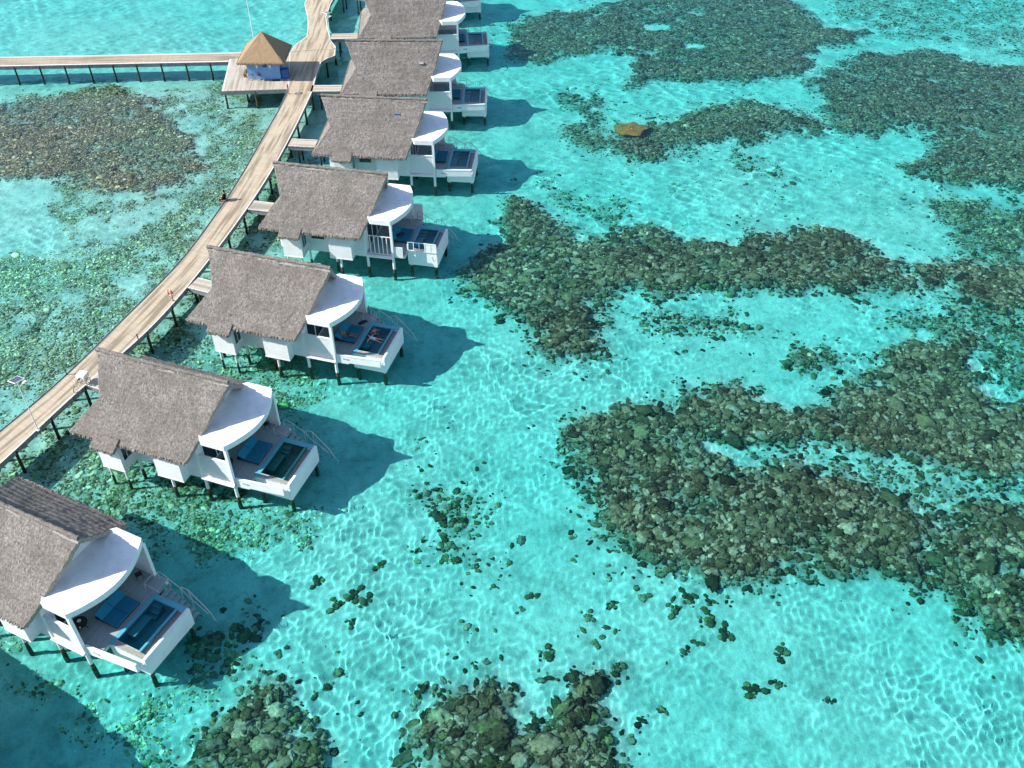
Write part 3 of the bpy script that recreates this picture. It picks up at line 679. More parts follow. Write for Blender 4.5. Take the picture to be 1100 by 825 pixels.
def villa_proto():
    T = empty('water_villa', (0, 0, 0))
    P = {}
    o = link('thatch_roof', roof_mesh(100), T); P['roof'] = o
    # rooms
    w = MB(); sec = [(-3.5, -.5), (3.5, -.5), (3.5, 3.25), (0, 6.5), (-3.5, 3.25)]
    a = [(-10.4, y, z) for y, z in sec]; b = [(-1.78, y, z) for y, z in sec]
    w.add(a + b, [(0,1,2,3,4), (9,8,7,6,5), (0,5,6,1), (1,6,7,2), (2,7,8,3), (3,8,9,4), (4,9,5,0)][::1])
    w.box(-3.1, -1.79, -3.62, -3.4, -.45, 3.3)
    w.box(-11.0, -1.9, -3.3, 3.3, -.72, -.502); w.box(-11.0, -10.402, -3.5, 3.5, -.5, 3.1)
    wo = w.build('wall', M['white'], T)
    # landward gable board, entrance porch floor
    g = MB(); g.add([(-10.66, -2.3, 4.6), (-10.66, 2.3, 4.6), (-10.66, 0, 6.7), (-10.5, -2.3, 4.6), (-10.5, 2.3, 4.6), (-10.5, 0, 6.7)], [(0,2,1), (3,4,5), (0,1,4,3), (1,2,5,4), (2,0,3,5)])
    g.build('gable', M['dark_wood'], T)
    # bays on the near side
    for x0, x1, v1, zt in ((-10.13, -8.1, 5.0, 2.28), (-5.43, -3.07, 4.41, 2.72)):
        q = MB(); q.box(x0, x1, -3.45, -v1, -.53, zt); q.box(x0-.03, x1+.03, -3.4, -v1-.03, -.60, -.5); bay = q.build('bay', M['white'], T)
        if v1 > 4.6:
            f = MB(); y0, y1 = -3.72, -4.72; f.box(x1-.01, x1+.05, y0, y1, .35, .42); f.box(x1-.01, x1+.05, y0, y1, 1.75, 1.82)
            for yy in (y0, (y0+y1)/2, y1): f.box(x1-.01, x1+.048, yy-.03, yy+.03, .35, 1.82)
            wn = f.build('window', M['white'], bay); gl = MB(); gl.box(x1+.004, x1+.02, y0, y1, .36, 1.80); gl.build('pane', M['glass_dark'], wn)
    q = MB(); q.box(-9.4, -6.9, 3.45, 4.45, -.53, 2.5); q.box(-5.0, -3.0, 3.45, 4.3, -.53, 2.6); q.build('bay', M['white'], T)
    # window band high on the recessed wall
    f = MB(); f.box(-7.6, -6.1, -3.55, -3.50, .9, 2.0); rw = f.build('window', M['white'], T); gl = MB(); gl.box(-7.52, -6.18, -3.565, -3.551, .97, 1.93); gl.build('pane', M['glass_dark'], rw)
    # terrace front doors
    d = MB()
    d.box(-1.775, -1.70, -2.9, 3.0, 2.75, 2.87); d.box(-1.775, -1.70, -2.9, 3.0, 0.01, .09)
    for yy in (-2.9, -1.45, .02, 1.5, 3.0): d.box(-1.775, -1.702, yy-.05, yy+.05, .05, 2.8)
    do = d.build('glass_door', M['white'], T); gl = MB(); gl.box(-1.765, -1.74, -2.88, 2.98, .08, 2.76); gl.build('pane', M['glass_dark'], do)
    link('canopy', canopy_mesh(), T)
    # terrace
    d = MB(); d.box(-1.79, 2.2, -3.38, 3.40, -.14, 0); d.build('terrace_deck', M['planks'], T)
    j = MB(); j.box(-1.85, 1.08, -3.58, -3.40, -.55, -.22); j.box(-1.85, 2.2, 3.2, 3.42, -.45, -.145); j.box(1.9, 2.15, -3.3, 3.2, -.45, -.145); j.box(-1.85, 1.9, -.2, .1, -.45, -.145)
    j.box(-1.85, 1.08, -3.78, -3.585, -.38, -.30); j.build('beam', M['white'], T)
    # near side screen of boards (railed villa gets its own)
    s = MB(); s.box(-1.78, .84, -3.52, -3.40, -.18, 2.05); s.box(-1.78, .84, -3.56, -3.36, 2.052, 2.12); P['screen'] = s.build('side_screen', M['boards'], T)
    # far fin wall
    s = MB(); s.box(-1.76, .98, 3.30, 3.44, .0, 3.468); s.build('fin_wall', M['white'], T)
    for (u, y) in ((.96, -3.47), (1.11, 3.37)):
        s = MB(); s.box(u-.12, u+.12, y-.12, y+.12, -.5 if y < 0 else 0, 3.468); s.build('post', M['white'], T)
    # parapet in front of the pool
    s = MB(); A = Matrix.Translation((.99, -3.36, 0)) @ Matrix.Rotation(R(4.2), 4, 'Z'); s.box(.12, 4.15, -.07, .07, -.50, .26, 0, A); s.box(.1, 4.17, -.10, .10, .262, .31, 0, A); s.box(.1, 1.2, -.06, .06, -.62, -.462, 0, A)
    P['parapet'] = s.build('parapet', M['white'], T)
    s = MB(); s.tube([(4.9, -3.12, .1), (5.1, -3.0, -.62), (5.2, -2.46, -.2)], .045, 8); s.build('bracket', M['white'], T)
    # plunge pool
    p = MB(); x0, x1, y0, y1 = 2.22, 5.28, -2.45, 2.12
    p.box(x0, x1, y0, y1, -1.68, -1.42)
    p.box(x0, 2.48, y0, y1, -1.42, -.02, 0); p.box(x1-.2, x1, y0, y1, -1.42, .06, 0)
    p.box(2.48, x1-.2, y0, y0+.42, -1.42, -.02, 0); p.box(2.48, x1-.2, y1-.38, y1, -1.42, -.02, 0)
    pool = p.build('plunge_pool', M['white'], T); P['pool'] = pool
    t = MB()                                                     # blue tile lining and rim
    t.box(2.20, 2.50, y0-.0, y1+.01, -.018, .05); t.box(2.5, 5.075, y1-.40, y1+.01, -.018, .05)
    t.box(2.5, 4.44, -2.05, -2.03, -1.42, -.02); t.box(2.48, 2.5, -2.03, 1.74, -1.42, -.019); t.box(2.5, 4.44, 1.72, 1.74, -1.42, -.02)
    t.box(4.40, 4.56, -2.03, 1.72, -1.42, .035); t.box(2.5, 4.40, -2.03, 1.72, -1.41, -1.36)
    t.box(2.502, 3.1, -1.1, .65, -1.36, -.55)
    for k in range(3): t.box(2.502, 3.25, .72+.33*k, 1.718, -1.36, -1.0+.3*k)
    t.box(5.07, 5.085, y0+.42, y1-.4, -.6, .055)
    P['lining'] = t.build('pool_tiling', M['tile'], pool); receiver(P['lining'])
    e = MB(); e.box(3.07, 3.12, -1.1, .65, -.548, -.535); e.box(2.502, 3.1, -1.12, -1.07, -.549, -.536)
    for k in range(3): e.box(2.502, 3.25, .70+.33*k, .75+.33*k, -.998+.3*k, -.985+.3*k)
    receiver(e.build('step_nosing', M['tile_edge'], pool))
    gr = MB(); gr.box(4.56, 5.07, y0+.42, y1-.4, -.5, -.22); gr.box(2.5, 5.08, y0+.06, y0+.40, -.019, .03); gr.build('gravel_gutter', M['gravel'], pool)
    rim = MB(); rim.box(2.5, 5.08, y0, y0+.05, -.019, .052); rim.box(2.5, 4.56, -2.06, -2.0, -.019, .06); rim.build('rim', M['tile_edge'], pool)
    n = 28; xs = np.linspace(2.501, 4.399, n); ys = np.linspace(-2.029, 1.719, n*2); X, Y = np.meshgrid(xs, ys, indexing='ij')
    Z = -.085 + .004*np.sin(X*5+Y*3) + .004*np.sin(Y*7-X*2+1) + .003*np.sin(X*9+1.7-Y*4)
    i = np.arange(X.size).reshape(X.shape); F = np.stack([i[:-1,:-1], i[1:,:-1], i[1:,1:], i[:-1,1:]], -1).reshape(-1,4)
    pw = link('pool_water', np_mesh('pool_water', np.stack([X.ravel(), Y.ravel(), Z.ravel()], 1), F, M['pool_water']), pool); pw.cycles.is_caustics_caster = True
    # water stairs on the far side
    st = MB(); 
    for k in range(8):
        u = 2.15 + k*.34; z = -.05 - .27*k; st.box(u, u+.29, 2.22, 3.12, z-.05, z)
    for y in (2.20, 3.14): st.add([(2.1, y-.025, -.30), (4.95, y-.025, -2.56), (4.95, y-.025, -2.36), (2.1, y-.025, -.08), (2.1, y+.025, -.30), (4.95, y+.025, -2.56), (4.95, y+.025, -2.36), (2.1, y+.025, -.08)], [(0,1,2,3), (7,6,5,4), (0,4,5,1), (1,5,6,2), (2,6,7,3), (3,7,4,0)])
    st.box(1.3, 2.14, 2.22, 3.12, -.001, .035)
    so = st.build('water_stair', M['planks'], T); receiver(so)
    h = MB(); y = 3.2
    h.tube([(1.75, y, 0), (1.75, y, .95), (2.2, y, .95), (3.75, y, .02)], .03, 6); h.tube([(2.6, y, -.35), (2.6, y, .70)], .026, 6); h.tube([(3.55, y, -1.1), (3.55, y, .12)], .026, 6)
    h.tube([(3.75, y, -.2), (3.75, y, .35), (4.35, y, .32), (5.75, y, -1.3), (6.3, y, -2.6)], .032, 6); h.tube([(4.35, y, .30), (4.35, y, -1.9)], .026, 6); h.tube([(3.75, y, -.25), (5.6, y, -1.75)], .026, 6)
    h.tube([(1.42, 2.15, 0), (1.42, 2.15, .75), (2.7, 2.15, .32)], .03, 6); h.tube([(1.75, y, .5), (2.5, y, .45)], .022, 6)
    h.tube([(1.3, 2.3, .04), (1.3, 2.3, .5), (1.3, 3.15, .5), (1.3, 3.15, .04)], .03, 6)
    receiver(h.build('handrail', M['cream_rail'], T))
    # stilts
    for (u, v, r0) in ((-9.9, 4.7, .10), (-8.35, 4.75, .10), (-8.0, 3.35, .12), (-10.7, 3.2, .12), (-5.2, 3.3, .12), (-4.4, 4.15, .12), (-1.75, 3.45, .14), (.96, 3.45, .14), (2.45, 2.2, .13), (5.05, 2.2, .13),
                       (-10.7, -3.1, .12), (-7.6, -3.2, .12), (-4.6, -3.2, .12), (-1.75, -3.2, .13), (1.1, -3.2, .13), (2.45, -1.8, .13), (5.05, -1.85, .13), (-7.6, 0, .12), (-4.6, 0, .12), (-1.75, 0, .12)):
        s = MB(); y = -v; zt = -.5 if u < 2.3 else -1.6; zm = -1.75
        if u < 2.3: s.tube([(u, y, zt), (u, y, zm)], r0, 10, 1); s.tube([(u, y, zm+.02), (u+.01, y, -2.3), (u-.01, y+.02, -4.4)], [r0*.98, r0*1.12, r0*1.3], 10, 0)
        else: s.tube([(u, y, zt), (u, y, -1.9)], r0, 10, 1); s.tube([(u, y, -1.88), (u+.01, y, -2.5), (u, y, -4.4)], [r0, r0*1.15, r0*1.3], 10, 0)
        receiver(s.build('stilt', [M['pile'], M['white']], T))
    return T, P

VT, VP = villa_proto()
KM = kid_map()
VLAB = ['white water villa in deep shade outside the lower left corner',
 'nearest thatched white villa, cut off by the left edge, dark shaded far roof slope showing',
 'thatched white villa with greenish plunge pool, its roof tip over the parked cargo tricycle',
 'thatched white villa with a sunbather on its deck and bathers in its pool',
 'thatched white villa with slatted railings round its terrace and pool',
 'thatched white villa with a blue scrap of tarpaulin on its roof',
 'thatched white villa with a pale mended patch on its roof, level with the hut platform',
 'thatched white villa whose ridge is cut off by the top edge',
 'farthest villa, only the white side of its pool showing at the top edge']
VOBJ = []
for i, (x, y, th) in enumerate(VILLAS):
    o = VT if i == 0 else copy_tree(VT, KM)
    o.location = (x, y, 0); o.rotation_euler = (0, 0, R(th)); tag(o, VLAB[i], 'villa', 'thatched water villas along the boardwalk'); VOBJ.append(o)
KM = kid_map()
for i, o in enumerate(VOBJ):
    for c in KM[o]:
        if c.data and c.data.name.startswith('thatch_roof') and i > 0: c.data = roof_mesh(100 + 17*i)

def vmat(i): return Matrix.Translation((VILLAS[i][0], VILLAS[i][1], 0)) @ Matrix.Rotation(R(VILLAS[i][2]), 4, 'Z')
def vloc(i, u, v, z): return vmat(i) @ Vector((u, -v, z))

def railing(mb, x0, x1, y, z0, z1, step=.42):
    mb.box(x0, x1, y-.035, y+.035, z1-.07, z1); mb.box(x0, x1, y-.03, y+.03, z0, z0+.07)
    n = max(2, int(round((x1-x0)/step)))
    for k in range(n+1):
        u = x0 + (x1-x0)*k/n; mb.box(u-.04, u+.04, y-.032, y+.032, z0+.07, z1-.07)

# villa 4 has rails instead of the boarded screen and the parapet
for c in KM[VOBJ[4]]:
    if c.name.startswith('side_screen') or c.name.startswith('parapet'): bpy.data.objects.remove(c)
rl = MB(); railing(rl, -1.78, .84, -3.46, -.12, 2.05, .44); rl.build('railing', M['white'], VOBJ[4])
rl = MB(); rl.box(1.10, 2.02, -3.50, -3.42, -.3, .95); rl.build('side_screen', M['boards'], VOBJ[4])
rl = MB(); railing(rl, 2.3, 5.24, -2.52, .06, 1.12, .6); rl.box(4.1, 5.2, -2.53, -2.51, .13, 1.05); rl.tube([(2.24, -2.52, -1.2), (2.24, -2.52, .80), (2.4, -2.52, .84)], .04, 6); rl.build('railing', M['white'], VOBJ[4])
rl = MB(); rl.box(1.12, 2.3, 3.42, 3.52, -.1, 1.85); rl.build('privacy_panel', M['white'], VOBJ[4])
# green lined pool of villa 2
for c in list(KM[VOBJ[2]]):
    if c.name.startswith('plunge_pool'):
        for g in KM[c]:
            if g.name.startswith('pool_tiling'):
                m2 = g.data.copy(); m2.materials.clear(); m2.materials.append(M['tile_green']); g.data = m2
                t = MB(); t.box(2.196, 2.504, -2.454, 2.134, .0, .056); t.box(2.504, 5.08, 1.71, 2.134, .0, .056); t.build('rim', M['tile'], c)
# mended patches on two roofs
def patch(i, u, v, w, h, m):
    mb = MB(); n = np.array([0, -SL, 1.0]); n /= np.linalg.norm(n); dn = np.array([0, -1, -SL]); dn /= np.linalg.norm(dn)
    c = np.array([u, -v, float(roof_h(np.array(v)))]) + n*.10; e = np.array([1.0, 0, 0])
    pts = [c - e*w/2 - dn*h/2, c + e*w*.45 - dn*h*.4, c + e*w/2 + dn*h/2, c - e*w*.4 + dn*h*.45]
    mb.add([*(p + n*.03 for p in pts), *(p - n*.12 for p in pts)], [(0,1,2,3), (7,6,5,4), (0,4,5,1), (1,5,6,2), (2,6,7,3), (3,7,4,0)]); mb.build('roof_patch', m, VOBJ[i])
patch(5, -3.3, 1.25, .7, .14, M['tarp']); patch(6, -2.6, 2.0, .6, .30, M['pale_patch'])

# ------------------------------------------------------------------ things on the terraces
def sunbed_proto():
    t = empty('sunbed')
    b = MB(); b.box(.0, 1.95, -1.16, 1.16, .16, .24); 
    for x in (.08, 1.85):
        for y in (-1.08, 1.08, 0): b.box(x-.04, x+.04, y-.04, y+.04, 0, .16)
    b.build('frame', M['dark_wood'], t)
    for s in (-1, 1):
        q = MB(); q.bbox(.62, 1.96, s*.58-.57, s*.58+.57, .24, .36, .035); q.build('mattress', M['bed_blue'], t)
        Mx = Matrix.Translation((.64, 0, .25)) @ Matrix.Rotation(R(28), 4, 'Y'); q = MB(); q.bbox(-.70, 0, s*.58-.57, s*.58+.57, 0, .12, .035, 0, Mx); q.build('backrest', M['bed_blue_light'], t)
    return t
def table_proto():
    t = empty('table'); b = MB(); b.disc((0, 0), .55, .70, .74, 28); b.build('table_top', M['dark_wood'], t)
    for k in range(3):
        a = 2*math.pi*k/3+.4; b = MB(); b.tube([(.12*math.cos(a), .12*math.sin(a), .70), (.42*math.cos(a), .42*math.sin(a), 0)], .03, 6); b.build('leg', M['dark_wood'], t)
    return t
def chair_proto():
    t = empty('chair'); b = MB(); b.bbox(-.22, .22, -.22, .22, .42, .46, .01); b.build('seat', M['dark_wood'], t)
    b = MB(); 
    for y in (-.2, .2): b.tube([(-.21, y, .44), (-.27, y, .88)], .02, 6)
    for k in range(4): b.box(-.27, -.235, -.2, .2, .54+.1*k, .58+.1*k)
    b.build('backrest', M['dark_wood'], t)
    for x in (-.2, .2):
        for y in (-.2, .2): b = MB(); b.tube([(x, y, .43), (x*1.15, y*1.1, 0)], .018, 6); b.build('leg', M['dark_wood'], t)
    return t
SB, TB, CH = sunbed_proto(), table_proto(), chair_proto(); KP = kid_map()
used = set()
def place(proto, i, u, v, z, rz, label, cat, group):
    o = copy_tree(proto, KP) if proto in used else proto; used.add(proto)
    o.location = vloc(i, u, v, z); o.rotation_euler = (0, 0, R(VILLAS[i][2] + rz)); return tag(o, label, cat, group)
BL = {1: 'blue double sunbed on the terrace of the nearest villa', 2: 'blue double sunbed beside the greenish plunge pool', 3: 'blue double sunbed with a person lying on it', 4: 'blue double sunbed with a dark towel, behind slatted railings',
      5: 'blue double sunbed on the terrace of the villa with the blue roof scrap', 6: 'blue double sunbed on the terrace level with the hut platform', 7: 'blue double sunbed on the farthest terrace in view'}
for i in range(1, 8): place(SB, i, 0.02, .2, 0, 0, BL[i], 'sunbed', 'blue double sunbeds on the villa terraces')
TL = {1: 'round dark table with white crockery behind the near post of the nearest terrace', 2: 'round dark table under the canopy beside the greenish pool', 5: 'round dark table behind the boarded screen of the villa with the blue roof scrap', 6: 'round dark table behind the boarded screen level with the hut platform', 7: 'round dark table behind the boarded screen of the villa at the top edge'}
for i in TL: place(TB, i, -.25, 2.35, 0, 20*i, TL[i], 'table', 'round dark terrace tables')
CL = {1: 'dark open-frame chair by the far post of the nearest terrace', 2: 'dark chair by the far post next to the greenish pool', 4: 'dark chair under the canopy behind the slatted railing'}
for i in CL: place(CH, i, .35, -2.7 if i != 4 else 1.9, 0, 150, CL[i], 'chair', 'dark terrace chairs')
def small(name, label, cat, mb, m, loc, rz=0):
    o = mb.build(name, m); o.location = loc; o.rotation_euler = (0, 0, rz); return tag(o, label, cat)
for k, (du, dv, lb) in enumerate(((-.05, .1, 'white bowl in the middle of the round dark table'), (.38, -.28, 'white cup near the rim of the round dark table'))):
    b = MB(); b.tube([(0,0,0), (0,0,.02), (0,0,.05), (0,0,.09)], [.05, .09, .12, .14] if k == 0 else [.04, .05, .055, .055], 14); small('bowl' if k == 0 else 'cup', lb, 'bowl' if k == 0 else 'cup', b, M['china'], vloc(1, -.25+du, 2.35-dv, .745))
b = MB(); b.bbox(-.35, .35, -.2, .2, 0, .14, .05); b.bbox(-.1, .45, -.12, .26, .10, .2, .04); small('towel', 'dark crumpled towel lying on the sunbed behind the slatted railing', 'towel', b, M['towel'], vloc(4, .9, .5, .362), .4)
b = MB(); b.tube([(0,0,0), (.02,0,.35)], .05, 8); b.tube([(.02,0,.33), (.02,0,.95)], .035, 8); small('shower_post', 'slim dark shower post at the far side of the sunbather terrace', 'shower', b, M['dark_wood'], vloc(3, 1.5, -3.3, 0))
b = MB()
for k in range(5): b.bbox(-.3+.14*k, .02+.14*k, -.2+.05*(k % 2), .15+.05*(k % 2), .0+.01*k, .07+.01*k, .02)
small('towel', 'crumpled dark towels on the deck boards beside the sunbather', 'towel', b, M['towel'], vloc(3, 1.35, -1.75, 0), .6)

# ------------------------------------------------------------------ people
def person(name, label, J, rad, cloth, loc, rz, skin, cloth_m, hair_m, long_hair=False):
    """one skinned body from a stick figure; faces near the named bones take the cloth"""
    names = list(J); idx = {n: i for i, n in enumerate(names)}
    E = [('pelvis','belly'),('belly','chest'),('chest','neck'),('neck','head'),('head','crown')]
    for s in 'LR': E += [('chest','sho'+s),('sho'+s,'elb'+s),('elb'+s,'wri'+s),('wri'+s,'pal'+s),('pelvis','hip'+s),('hip'+s,'kne'+s),('kne'+s,'ank'+s),('ank'+s,'toe'+s)]
    V = [Vector(J[n]) for n in names]; rr = [rad[n.rstrip('LR')] for n in names]; ed = [(idx[a], idx[b]) for a, b in E]
    hd = V[idx['head']]; fwd = Vector(J['_face']) if '_face' in J else Vector((1,0,0))
    if '_face' in idx:
        k = idx['_face']; V[k] = hd + fwd*.118; rr[k] = .022; ed.append((idx['head'], k))      # the nose
    for s in 'LR':                                                                   # five fingers on each hand
        pw, pp = V[idx['wri'+s]], V[idx['pal'+s]]; d = (pp-pw).normalized(); side = d.cross(Vector((0,0,1)));
        side = side.normalized() if side.length > .1 else Vector((0,1,0)); dn = Vector((0,0,-1))
        for q, L in ((-.03, .065), (-.01, .078), (.01, .074), (.03, .058)):
            a = len(V); V += [pp + side*q*.9 + d*.03, pp + side*q*1.15 + d*(.03+L*.55) + dn*.008, pp + side*q*1.2 + d*(.03+L) + dn*.026]; rr += [.010, .009, .008]; ed += [(idx['pal'+s], a), (a, a+1), (a+1, a+2)]
        a = len(V); V += [pw + d*.035 + side*.04, pw + d*.075 + side*.062 + dn*.01]; rr += [.012, .010]; ed += [(idx['wri'+s], a), (a, a+1)]
    me = bpy.data.meshes.new(name); me.from_pydata(V, ed, []); o = bpy.data.objects.new(name, me); COL.objects.link(o)
    sm = o.modifiers.new('skin', 'SKIN'); sm.use_smooth_shade = True
    for i, sv in enumerate(me.skin_vertices[0].data): sv.radius = (rr[i], rr[i]); sv.use_root = (i == idx['pelvis'])
    o.modifiers.new('sub', 'SUBSURF').levels = 2
    dg = bpy.context.evaluated_depsgraph_get(); dg.update()
    m2 = bpy.data.meshes.new_from_object(o.evaluated_get(dg)); o.modifiers.clear(); o.data = m2; m2.name = name
    m2.materials.clear(); m2.materials.append(skin); m2.materials.append(cloth_m)
    segs = [(a, b) for a, b in E]
    mi = []
    for p in m2.polygons:
        c = p.center; best = None
        for a, b in segs:
            A, B = Vector(J[a]), Vector(J[b]); t = max(0, min(1, (c-A).dot(B-A)/max(1e-6, (B-A).length_squared))); d = (c-A-(B-A)*t).length
            if best is None or d < best[0]: best = (d, a, b, t)
        key = best[1].rstrip('LR') + '>' + best[2].rstrip('LR'); lim = cloth.get(key)
        mi.append(1 if lim and lim[0] <= best[3] <= lim[1] else 0)
    m2.polygons.foreach_set('material_index', mi); m2.polygons.foreach_set('use_smooth', [True]*len(m2.polygons)); m2.update()
    o.location = loc; o.rotation_euler = (0, 0, rz); tag(o, label, 'person')
    up = (Vector(J['crown']) - hd).normalized(); h = MB(); c = hd + up*.045 - fwd*.028
    h.ball(c, .112, 0, 14, (1, .95, 1)); 
    if long_hair: h.tube([c - fwd*.06, c - fwd*.1 - up*.14, c - fwd*.09 - up*.26], [.08, .075, .03], 10)
    h.build('hair', hair_m, o)
    e = MB(); rt = up.cross(fwd).normalized()
    for s in (-1, 1): e.ball(hd + fwd*.092 + rt*.034*s + up*.012, .014, 0, 8)
    e.build('eyes', M['black'], o)
    return receiver(o)
RAD = dict(pelvis=.135, belly=.125, chest=.145, neck=.055, head=.095, crown=.075, sho=.065, elb=.043, wri=.030, pal=.036, hip=.095, kne=.060, ank=.042, toe=.035, _face=.02)
sit = dict(pelvis=(0,0,.13), belly=(-.01,0,.32), chest=(0,0,.50), neck=(.01,0,.64), head=(.03,0,.77), crown=(.02,0,.86), _face=(1,0,-.1))
for s, k in (('L', 1), ('R', -1)): sit.update({'sho'+s: (0, k*.19, .56), 'elb'+s: (.05, k*.25, .31), 'wri'+s: (.26, k*.17, .22), 'pal'+s: (.33, k*.15, .21), 'hip'+s: (.06, k*.10, .11), 'kne'+s: (.45, k*.12, .13), 'ank'+s: (.48, k*.12, -.28), 'toe'+s: (.62, k*.13, -.33)})
ALLC = {k: (0, 1) for k in ('pelvis>belly','belly>chest','chest>sho','sho>elb','elb>wri','pelvis>hip','hip>kne','kne>ank')}; ALLC['chest>neck'] = (0, .6)
px_, py_ = at(240.5, 215.5, 0)
blk = person('person', 'person in black clothes sitting on the left edge of the boardwalk', sit, {k: q*(1.35 if k in ('belly','chest','pelvis','sho','hip','elb','kne') else 1.1) for k, q in RAD.items()}, ALLC, (px_ + .18, py_, .18), R(180), M['skin_light'], M['cloth_black'], M['hair_dark'])
blk.scale = (1.22,)*3
lie = dict(pelvis=(.0,0,.13), belly=(-.18,0,.135), chest=(-.36,0,.15), neck=(-.50,0,.18), head=(-.63,0,.24), crown=(-.72,0,.27), _face=(.25,0,.95))
for s, k in (('L', 1), ('R', -1)): lie.update({'sho'+s: (-.42, k*.19, .14), 'elb'+s: (-.22, k*.33, .10), 'wri'+s: (.0, k*.26, .10), 'pal'+s: (.07, k*.25, .10), 'hip'+s: (.08, k*.10, .11), 'kne'+s: (.48, k*.12, .17 if k > 0 else .12), 'ank'+s: (.88, k*.13, .07), 'toe'+s: (.96, k*.16, .16)})
SHORTS = {'pelvis>belly': (0, .45), 'pelvis>hip': (0, 1), 'hip>kne': (0, .45)}
person('person', 'sunbather in dark shorts lying on the blue sunbed', lie, RAD, SHORTS, vloc(3, .95, .62, .345), R(VILLAS[3][2] + 4), M['skin_tan'], M['cloth_dark'], M['hair_dark'])
psit = {k: tuple(q) for k, q in sit.items()}
for s, k in (('L', 1), ('R', -1)): psit.update({'kne'+s: (.44, k*.14, .18), 'ank'+s: (.62, k*.15, -.18), 'toe'+s: (.75, k*.15, -.22), 'elb'+s: (-.06, k*.30, .36), 'wri'+s: (.12, k*.36, .20), 'pal'+s: (.18, k*.37, .17)})
person('person', 'pink-skinned bather sitting on the steps of the plunge pool', psit, RAD, SHORTS, vloc(3, 2.95, -.95, -.42), R(VILLAS[3][2] - 40), M['skin_pink'], M['cloth_dark'], M['hair_brown'])
flo = dict(pelvis=(.0,0,.0), belly=(-.17,0,.02), chest=(-.34,0,.03), neck=(-.48,0,.06), head=(-.60,0,.10), crown=(-.69,0,.11), _face=(.15,0,.98))
for s, k in (('L', 1), ('R', -1)): flo.update({'sho'+s: (-.40, k*.18, .03), 'elb'+s: (-.40, k*.42, .03), 'wri'+s: (-.30, k*.62, .04), 'pal'+s: (-.27, k*.69, .04), 'hip'+s: (.08, k*.10, -.01), 'kne'+s: (.46, k*.16, .01), 'ank'+s: (.83, k*.20, -.01), 'toe'+s: (.95, k*.22, .05)})
SUIT = {'pelvis>belly': (0, 1), 'belly>chest': (0, 1), 'chest>neck': (0, .3), 'pelvis>hip': (0, 1), 'hip>kne': (0, .12), 'chest>sho': (0, .6)}
person('person', 'bather in white and blue patterned swimwear floating in the plunge pool', flo, RAD, SUIT, vloc(3, 3.35, .05, .0), R(VILLAS[3][2] - 10), M['skin_light'], M['cloth_pattern'], M['hair_dark'], True)

# ------------------------------------------------------------------ boardwalk
def resample(pts, step):
    P = np.array(pts); d = np.concatenate([[0], np.cumsum(np.hypot(*np.diff(P, axis=0).T))]); n = max(2, int(d[-1]/step)); s = np.linspace(0, d[-1], n)
    return np.stack([np.interp(s, d, P[:,0]), np.interp(s, d, P[:,1])], 1), s
LPX = [(0,465),(38.8,432),(77.6,399),(104.8,370),(160,315.3),(192,286),(213.3,256.7),(232,230),(250.7,203.3),(266.7,176.7),(280,150),(293.3,128.7),(305.3,110),(309,97)]
RPX = [(0,500),(44.6,457.5),(83.4,418.6),(118,390),(151.3,366.3),(170.7,346.9),(188.2,321.6),(202.7,308.7),(224,280.7),(237.3,262),(256,238),(266.7,223.3),(293.3,182),(308,155.3),(317.3,136.7),(329.3,112.7),(335.5,98)]
LW = [(-55.6, 36.0), (-48.6, 46.2)] + [at(*q) for q in LPX]; RW = [(-51.6, 33.0), (-45.4, 44.6)] + [at(*q) for q in RPX]

def deck_obj(name, quads, uvs, mat, th=.16, skirt=.42, parent=None):
    """planked sheet with real thickness; quads = list of 4 corner points (a loop), uvs alike"""
    me = bpy.data.meshes.new(name); bm = bmesh.new(); uvl = bm.loops.layers.uv.new('UVMap')
    return me, bm, uvl

